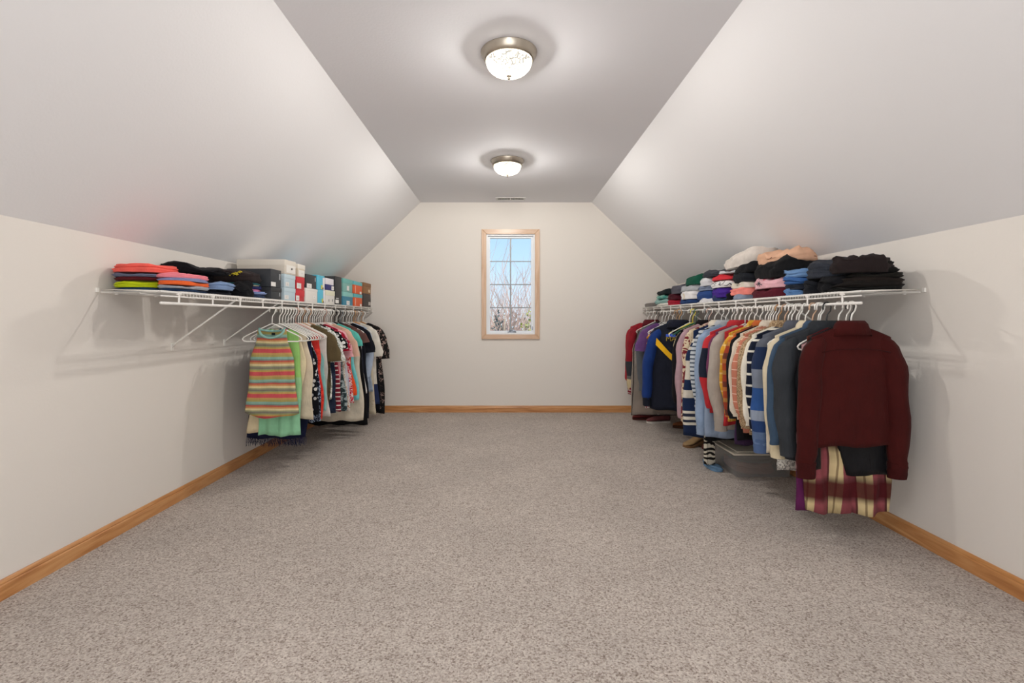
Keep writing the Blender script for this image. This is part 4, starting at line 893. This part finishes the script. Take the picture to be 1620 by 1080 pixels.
P('small grey-brown box at the far end of the right shelf', 1018.5, 1031, 478.5, 485.5, '#85807c', pw=12, wob=.0, cat='box', name='small_box')
P('white folded towel at the far end of the right shelf', 1032.5, 1049, 481, 485.5, '#e2ddd4')
P('pale teal folded shirt at the far end of the right shelf', 1030, 1049, 472, 481, '#8fb3ae')
P('crimson folded shirt in the far half, on the shelf wires', 1050.5, 1067, 473.5, 483.5, '#b0263a')
P('navy folded sweater on the shelf wires left of the white frilly top', 1068, 1094, 473, 482, '#27406f')
P('white frilly folded top at the shelf front', 1095, 1119, 473.5, 480, '#e9e8ea', wob=.016)
P('dark denim folded shorts under the purple sweatshirt', 1120, 1143, 470.5, 477.5, '#2a3b5c')
P('grey-blue folded shirt under the coral rolled shirt', 1152, 1175, 466, 474.5, '#8794a8')
P('burgundy folded sweater under the pink palm print shirt', 1178, 1231, 455.5, 471.5, '#5a1a28', layers=1, fuzz=.2)
P('light blue jeans at the bottom of the denim stack', 1232, 1262, 457.5, 467.5, '#5d84b5', 2)
P('black folded garment between the purple and coral ones', 1143, 1152, 464, 476, BLK)
P('aqua and green folded shirts near the far end', 1033, 1050, 465.5, 472.5, ('blotch', 16, [(0, '#4c9c90'), (.5, '#88b9aa')]))
P('dark maroon folded shirt above the crimson one', 1051, 1069, 465, 474, '#491622')
P('white folded sweater with a cream patch', 1069, 1095, 459.5, 473.5, ('blotch', 5, [(0, '#eceaea'), (.62, '#e0d2b4')]), wob=.014)
P('royal blue folded sweatshirt in the middle of the right shelf', 1096, 1117, 459, 474, '#2c4880', wob=.014)
P('purple folded sweatshirt in the middle of the right shelf', 1117, 1143, 454, 471, '#472a8c', wob=.015)
P('coral pink rolled shirt at the shelf front', 1145, 1177, 455.5, 468, '#f58f84', wob=.012)
def palm(root, hx, hy, h):
    m = fab('#46505a')
    for k in range(7):
        a = k/7*2*math.pi
        MB().tube([(-hx-.001, 0.03, h*.55), (-hx-.004, .03+.022*math.cos(a), h*.55+.014*math.sin(a)), (-hx-.001, .03+.038*math.cos(a), h*.5+.016*math.sin(a))], .002, 5).build('palm_print', m, root, smooth=True)
P('pink folded shirt with a dark palm print', 1182, 1231, 439.5, 456.5, ('blotch', 3, [(0, '#e5687a'), (.45, '#ecb8c0')]), wob=.010, extra=palm)
P('very dark folded jeans inside the denim stack', 1231, 1263, 449.5, 459, '#262c38')
P('black folded hoodie near the far end of the right shelf', 1034, 1055, 459.5, 467, '#1c2426')
P('light grey folded sweatshirt in the far half', 1068, 1098, 451.5, 461, '#b4b8bc', tilt=(0, -.06))
P('grey-blue folded shirt above the royal blue one', 1097, 1117, 452.5, 461, '#7f8ca4')
P('white folded shirt with a black graphic', 1117, 1146, 442.5, 456, ('blotch', 14, [(0, '#e6e5e3'), (.60, '#3a3f48'), (.66, '#e6e5e3')]))
P('white and cream folded shirt above the coral one', 1147, 1179, 446, 459, ('blotch', 5, [(0, '#e9dcd2'), (.5, '#ded6c6')]), wob=.013)
P('mid blue jeans in the middle of the denim stack', 1231, 1263, 438.5, 450.5, '#3b639c', 2)
P('charcoal folded shirt between the green and black ones', 1055, 1077, 452, 463, '#55555e')
P('grey-white folded tee left of the red shirt', 1101, 1117, 439.5, 453, '#d9d9dc')
P('bright red folded shirt near the top of the pile', 1117.5, 1148, 434, 445, '#dd3a44', wob=.012)
P('black folded sweatshirt beneath the cream ones', 1149, 1181, 431.5, 448, '#1d2026', wob=.012)
P('large black folded hoodie in the middle of the right shelf', 1182, 1240, 413.5, 441, '#141416', wob=.02)
P('light blue jeans topping the denim stack', 1231, 1264, 427.5, 440, '#6f93c0', 2, wob=.012)
P('dark green folded sweatshirt with white lettering', 1077, 1101, 437, 452, ('blotch', 20, [(0, '#175240'), (.70, '#cfd8d2')]), tilt=(0, -.12))
P('charcoal folded sweatpants on top in the far half', 1102, 1129, 428.5, 441, '#3c3f47', wob=.015)
P('white folded tee poking out beside the cream sweater', 1130, 1150, 427, 436, '#dfe1e4')
P('black folded sweatshirt right under the cream sweater', 1151, 1187, 418, 433, '#17181b', wob=.015, tilt=(0, -.1))
P('off-white long folded sweater on top of the pile', 1133, 1184, 402, 424, '#dcd3ca', xf=1.66, wob=.012, tilt=(0, -.16))
P('peach crumpled folded top, highest on the right shelf', 1184, 1236, 399, 416, '#e0b294', xf=1.66, depth=.28, wob=.022, tilt=(.05, .05), pw=2.4)
P('black folded jeans beside the light denim', 1264, 1284, 440, 464, '#1b1d23', 3)
P('dark grey jeans lying high over the black stack', 1263, 1313, 411, 440, '#2f333c', 2, wob=.012, tilt=(.05, .1))
P('black crumpled trousers behind the nearest black stack', 1285, 1322, 432, 464, '#121216', 2, wob=.018)
P('dark brown-black trousers peaking high, right shelf', 1300, 1338, 409, 433, '#241c1c', 1, wob=.022, tilt=(-.1, -.05), pw=2.2)
# nearest fan of black trousers
z = SB
for k, (lab, x1_, h, c) in enumerate((('bottom pair of the nearest fan of black trousers', 1.945, .022, '#10100f'), ('second pair from the bottom in the nearest fan of trousers', 1.95, .024, '#1a1614'), ('third pair from the bottom in the nearest fan, dark brown', 1.962, .026, '#221c19'), ('fourth pair in the nearest fan of trousers, olive black', 1.955, .026, '#1c1a17'), ('fifth pair in the nearest fan of trousers, plain black', 1.94, .026, '#131211'), ('top pair of the nearest fan of black trousers', 1.91, .030, '#181716'))):
    folded(lab, 1.615+.02*k, x1_, 2.43+.006*k, 2.66, z, z+h, c, 1, group=GR, wob=.009, tilt=(.03*k, 0), seed=50+k, pw=2.6); z += h*.98

# ================================================================== on the carpet
tub = empty('storage_tub', (1.77, 3.74, 0), 0, 'clear plastic storage tub with a beige lid under the right-hand clothes', 'storage tub')
mt, t_, b_ = newmat('clear_tub_plastic'); b_.inputs['Base Color'].default_value = srgb('#a9a6a2'); b_.inputs['Roughness'].default_value = .18; b_.inputs['Alpha'].default_value = .40
def taper_box(x, y, z0, z1, k, th):
    mb = MB(); a = []
    for z_, s_ in ((z0, k), (z1, 1)):
        a += [(-x*s_, -y*s_, z_), (x*s_, -y*s_, z_), (x*s_, y*s_, z_), (-x*s_, y*s_, z_)]
    mb.add(a, [(0,3,2,1),(0,1,5,4),(1,2,6,5),(2,3,7,6),(3,0,4,7)]); return mb
o = taper_box(.20, .25, .001, .165, .9, .003).build('tub_body', mt, tub); md = o.modifiers.new('w', 'SOLIDIFY'); md.thickness = .003; md.offset = -1
mb = MB(); mb.box((-.215,-.265,.158), (.215,.265,.172), .005); mb.box((-.18,-.23,.172), (.18,.23,.180), .004); autosmooth(mb.build('lid', board('#c9c1b0', .4), tub))
folded('coral pink folded blanket inside the clear storage tub', 1.63, 1.91, 3.56, 3.92, .006, .075, '#a8634f', 2, wob=.01)
folded('dark folded clothes inside the clear storage tub, on the coral blanket', 1.63, 1.91, 3.56, 3.92, .078, .145, '#3a3a3f', 2, wob=.006)
folded('light blue cloth lying on the carpet beside the storage tub', 1.47, 1.56, 3.62, 3.85, .001, .05, '#6d8fae', 1, wob=.014, cat='cloth', name='blue_cloth')
def shoe(x, y, rz, label, colr, sole, heel=.0, name='shoe', L_=.25, group=None):
    root = empty(name, (x, y, 0), rz, label, 'shoe', group); mb = MB(); n = 20; vs_ = []; fs_ = []
    st = [(-.5,.30,.0,.30), (-.42,.36,.0,.32), (-.2,.34,.0,.30), (0,.34,.0,.24), (.2,.40,.0,.18), (.38,.36,.0,.13), (.48,.20,.0,.09), (.5,.08,.0,.05)]
    for t, w, zb, h in st:
        lift = heel*max(0, (.1-t)/.6)
        for k in range(n):
            a = 2*math.pi*k/n
            vs_.append((t*L_, w*.11*math.cos(a)*1.0, .018+lift+h*L_*(.5+.5*math.sin(a))))
    for i in range(len(st)-1):
        for k in range(n): fs_.append((i*n+k, i*n+(k+1) % n, (i+1)*n+(k+1) % n, (i+1)*n+k))
    fs_.append(tuple(range(n))); fs_.append(tuple((len(st)-1)*n+k for k in range(n)))
    mb.add(vs_, fs_); mb.build('upper', fab(colr, .5), root, smooth=True)
    mb = MB(); a = []
    for t, w, zb, h in st: a.append((t*L_, w*.125, heel*max(0, (.1-t)/.6)))
    vs_ = [(x_, w_, l_+z_) for z_ in (.001, .02) for x_, w_, l_ in a]+[(x_, -w_, l_+z_) for z_ in (.001, .02) for x_, w_, l_ in a]
    m_ = len(a); fs_ = []
    for i in range(m_-1):
        fs_ += [(i, i+1, m_+i+1, m_+i), (2*m_+i, 3*m_+i, 3*m_+i+1, 2*m_+i+1), (i, 2*m_+i, 2*m_+i+1, i+1), (m_+i, m_+i+1, 3*m_+i+1, 3*m_+i)]
    fs_ += [(0, m_, 3*m_, 2*m_), (m_-1, 3*m_-1, 4*m_-1, 2*m_-1)]
    mb.add(vs_, fs_); mb.build('sole', fab(sole, .6), root)
    if heel: MB().box((-.49*L_, -.026, .001), (-.30*L_, .026, .01+heel), .003).build('heel', fab(sole, .5), root)
shoe(1.60, 4.36, R(200), 'tan heeled sandal on the carpet under the broad striped sweater', '#a58862', '#7a5a3c', .04, 'sandal', .18)
shoe(1.73, 4.30, R(215), 'reddish brown heeled sandal beside the tan one', '#6d3d35', '#5a322c', .04, 'sandal', .18)
shoe(1.50, 5.52, R(175), 'dark red flat shoe under the garment bag', '#5e1f1f', '#45201d', 0, 'shoe')
shoe(1.60, 5.36, R(190), 'dark red and white sneaker beside the dark red flat shoe', '#6a3a3a', '#c9c2ba', 0, 'sneaker')
shoe(1.80, 5.10, R(165), 'brown leather shoe under the letter jacket', '#7d4a2a', '#4e3120', 0, 'shoe')

# ================================================================== OUTSIDE the window
GZ = -3.2
mg2 = plain('winter_lawn', '#8f8d5e', .95, var=.25, vscale=.6)
MB().box((-60, YB+1.5, GZ-.2), (60, 120, GZ)).build('outdoor_ground', mg2).__setitem__('kind', 'structure')
BARK = plain('bare_bark', '#b99f8e', .9, var=.2, vscale=3); BARK2 = plain('pinkish_twigs', '#c4a396', .9); BARK3 = plain('pale_stems', '#d6c3a8', .9)
def bare_tree(x, y, h, seed, label, mats, spread=.35, stems=5):
    rnd = random.Random(seed); root = empty('bare_tree', (x, y, GZ), 0, label, 'tree', 'bare trees outside the window')
    tr = MB(); tw = MB()
    def grow(p, d, L_, r, depth):
        pts = [p]; q = p.copy(); dd = d.copy()
        for k in range(4):
            dd = (dd+Vector((rnd.uniform(-.12,.12), rnd.uniform(-.12,.12), rnd.uniform(.0,.08)))).normalized()
            q = q+dd*L_/4; pts.append(q.copy())
        (tr if depth < 2 else tw).tube(pts, [r*(1-.4*k/4) for k in range(5)], 6 if depth < 2 else 3, cap=False)
        if depth >= 4: return
        for k in range(rnd.choice((2, 3, 3)) if depth else 4):
            s_ = pts[rnd.choice((2, 3, 4))]
            ax = Vector((rnd.uniform(-1,1), rnd.uniform(-1,1), rnd.uniform(-.1,.5))).normalized()
            grow(s_, (dd+ax*.62).normalized(), L_*rnd.uniform(.5,.72), r*.45, depth+1)
    for s_ in range(stems):
        a = rnd.uniform(0, 6.28); d = Vector((math.cos(a)*spread, math.sin(a)*spread, 1)).normalized()
        grow(Vector((0, 0, 0)), d, h*.55, .055, 0)
    tr.build('trunk', mats[0], root, smooth=True); tag(tw.build('twigs', mats[1], root), kind='stuff')
bare_tree(-.35, 13.5, 5.2, 3, 'bare pinkish tree left of centre outside the window', (BARK, BARK2))
bare_tree(.62, 13.0, 5.1, 5, 'bare tree right of the window grille bar outside', (BARK, BARK2))
bare_tree(.15, 15.5, 5.5, 8, 'slender bare tree in the middle, behind the two nearer trees', (BARK3, BARK2))
bare_tree(1.15, 15, 4.8, 12, 'pale bare tree at the right edge of the window view', (BARK3, BARK))
bare_tree(-1.0, 16, 5.2, 21, 'bare tree at the left edge of the window view', (BARK, BARK3))
def bush(x, y, r, h, seed, label, col, name='bush', n=900, leaf=.05):
    rnd = random.Random(seed); root = empty(name, (x, y, GZ), 0, label, 'bush', 'shrubs beyond the window')
    mb = MB()
    for k in range(n):
        a = rnd.uniform(0, 6.28); rr = r*math.sqrt(rnd.random()); zz = h*(rnd.random()**.7)*(1-.35*(rr/r)**2)
        p = Vector((math.cos(a)*rr, math.sin(a)*rr, zz)); u = Vector((rnd.uniform(-1,1), rnd.uniform(-1,1), rnd.uniform(-1,1))).normalized()*leaf*rnd.uniform(.6,1.4)
        v = u.orthogonal().normalized()*leaf*.6
        mb.add([p-u, p+v, p+u, p-v], [(0,1,2,3)])
    tag(mb.build('foliage', plain('leaves', col, .9, var=.3, vscale=2), root), kind='stuff')
    st = MB()
    for k in range(14):
        a = rnd.uniform(0, 6.28); rr = r*rnd.random()
        st.tube([(0,0,0), (math.cos(a)*rr*.5, math.sin(a)*rr*.5, h*.5), (math.cos(a)*rr, math.sin(a)*rr, h*rnd.uniform(.7,1.02))], [.03,.018,.006], 5, cap=False)
    st.build('stems', BARK3, root, smooth=True)
bush(-.18, 12.2, .30, 4.50, 1, 'dark grey-green evergreen shrub low at the left of the window view', '#59625f', n=1500)
bush(.58, 12.0, .26, 4.50, 2, 'yellow-green shrub low at the right of the window view', '#a3a164', n=1200)
bush(.36, 11.6, .10, 4.28, 4, 'small bright olive bush at the bottom of the window view', '#8f9a3e', n=500)
bush(.15, 19, 1.5, 4.6, 3, 'brownish thicket in the middle of the window view', '#8d7f74', n=3000, leaf=.09)
bush(-2.6, 19, 1.6, 4.7, 6, 'brown thicket far to the left beyond the window', '#8b8072', n=1500)
bush(3.0, 19, 1.6, 4.7, 7, 'brown thicket far to the right beyond the window', '#8b8072', n=1500)
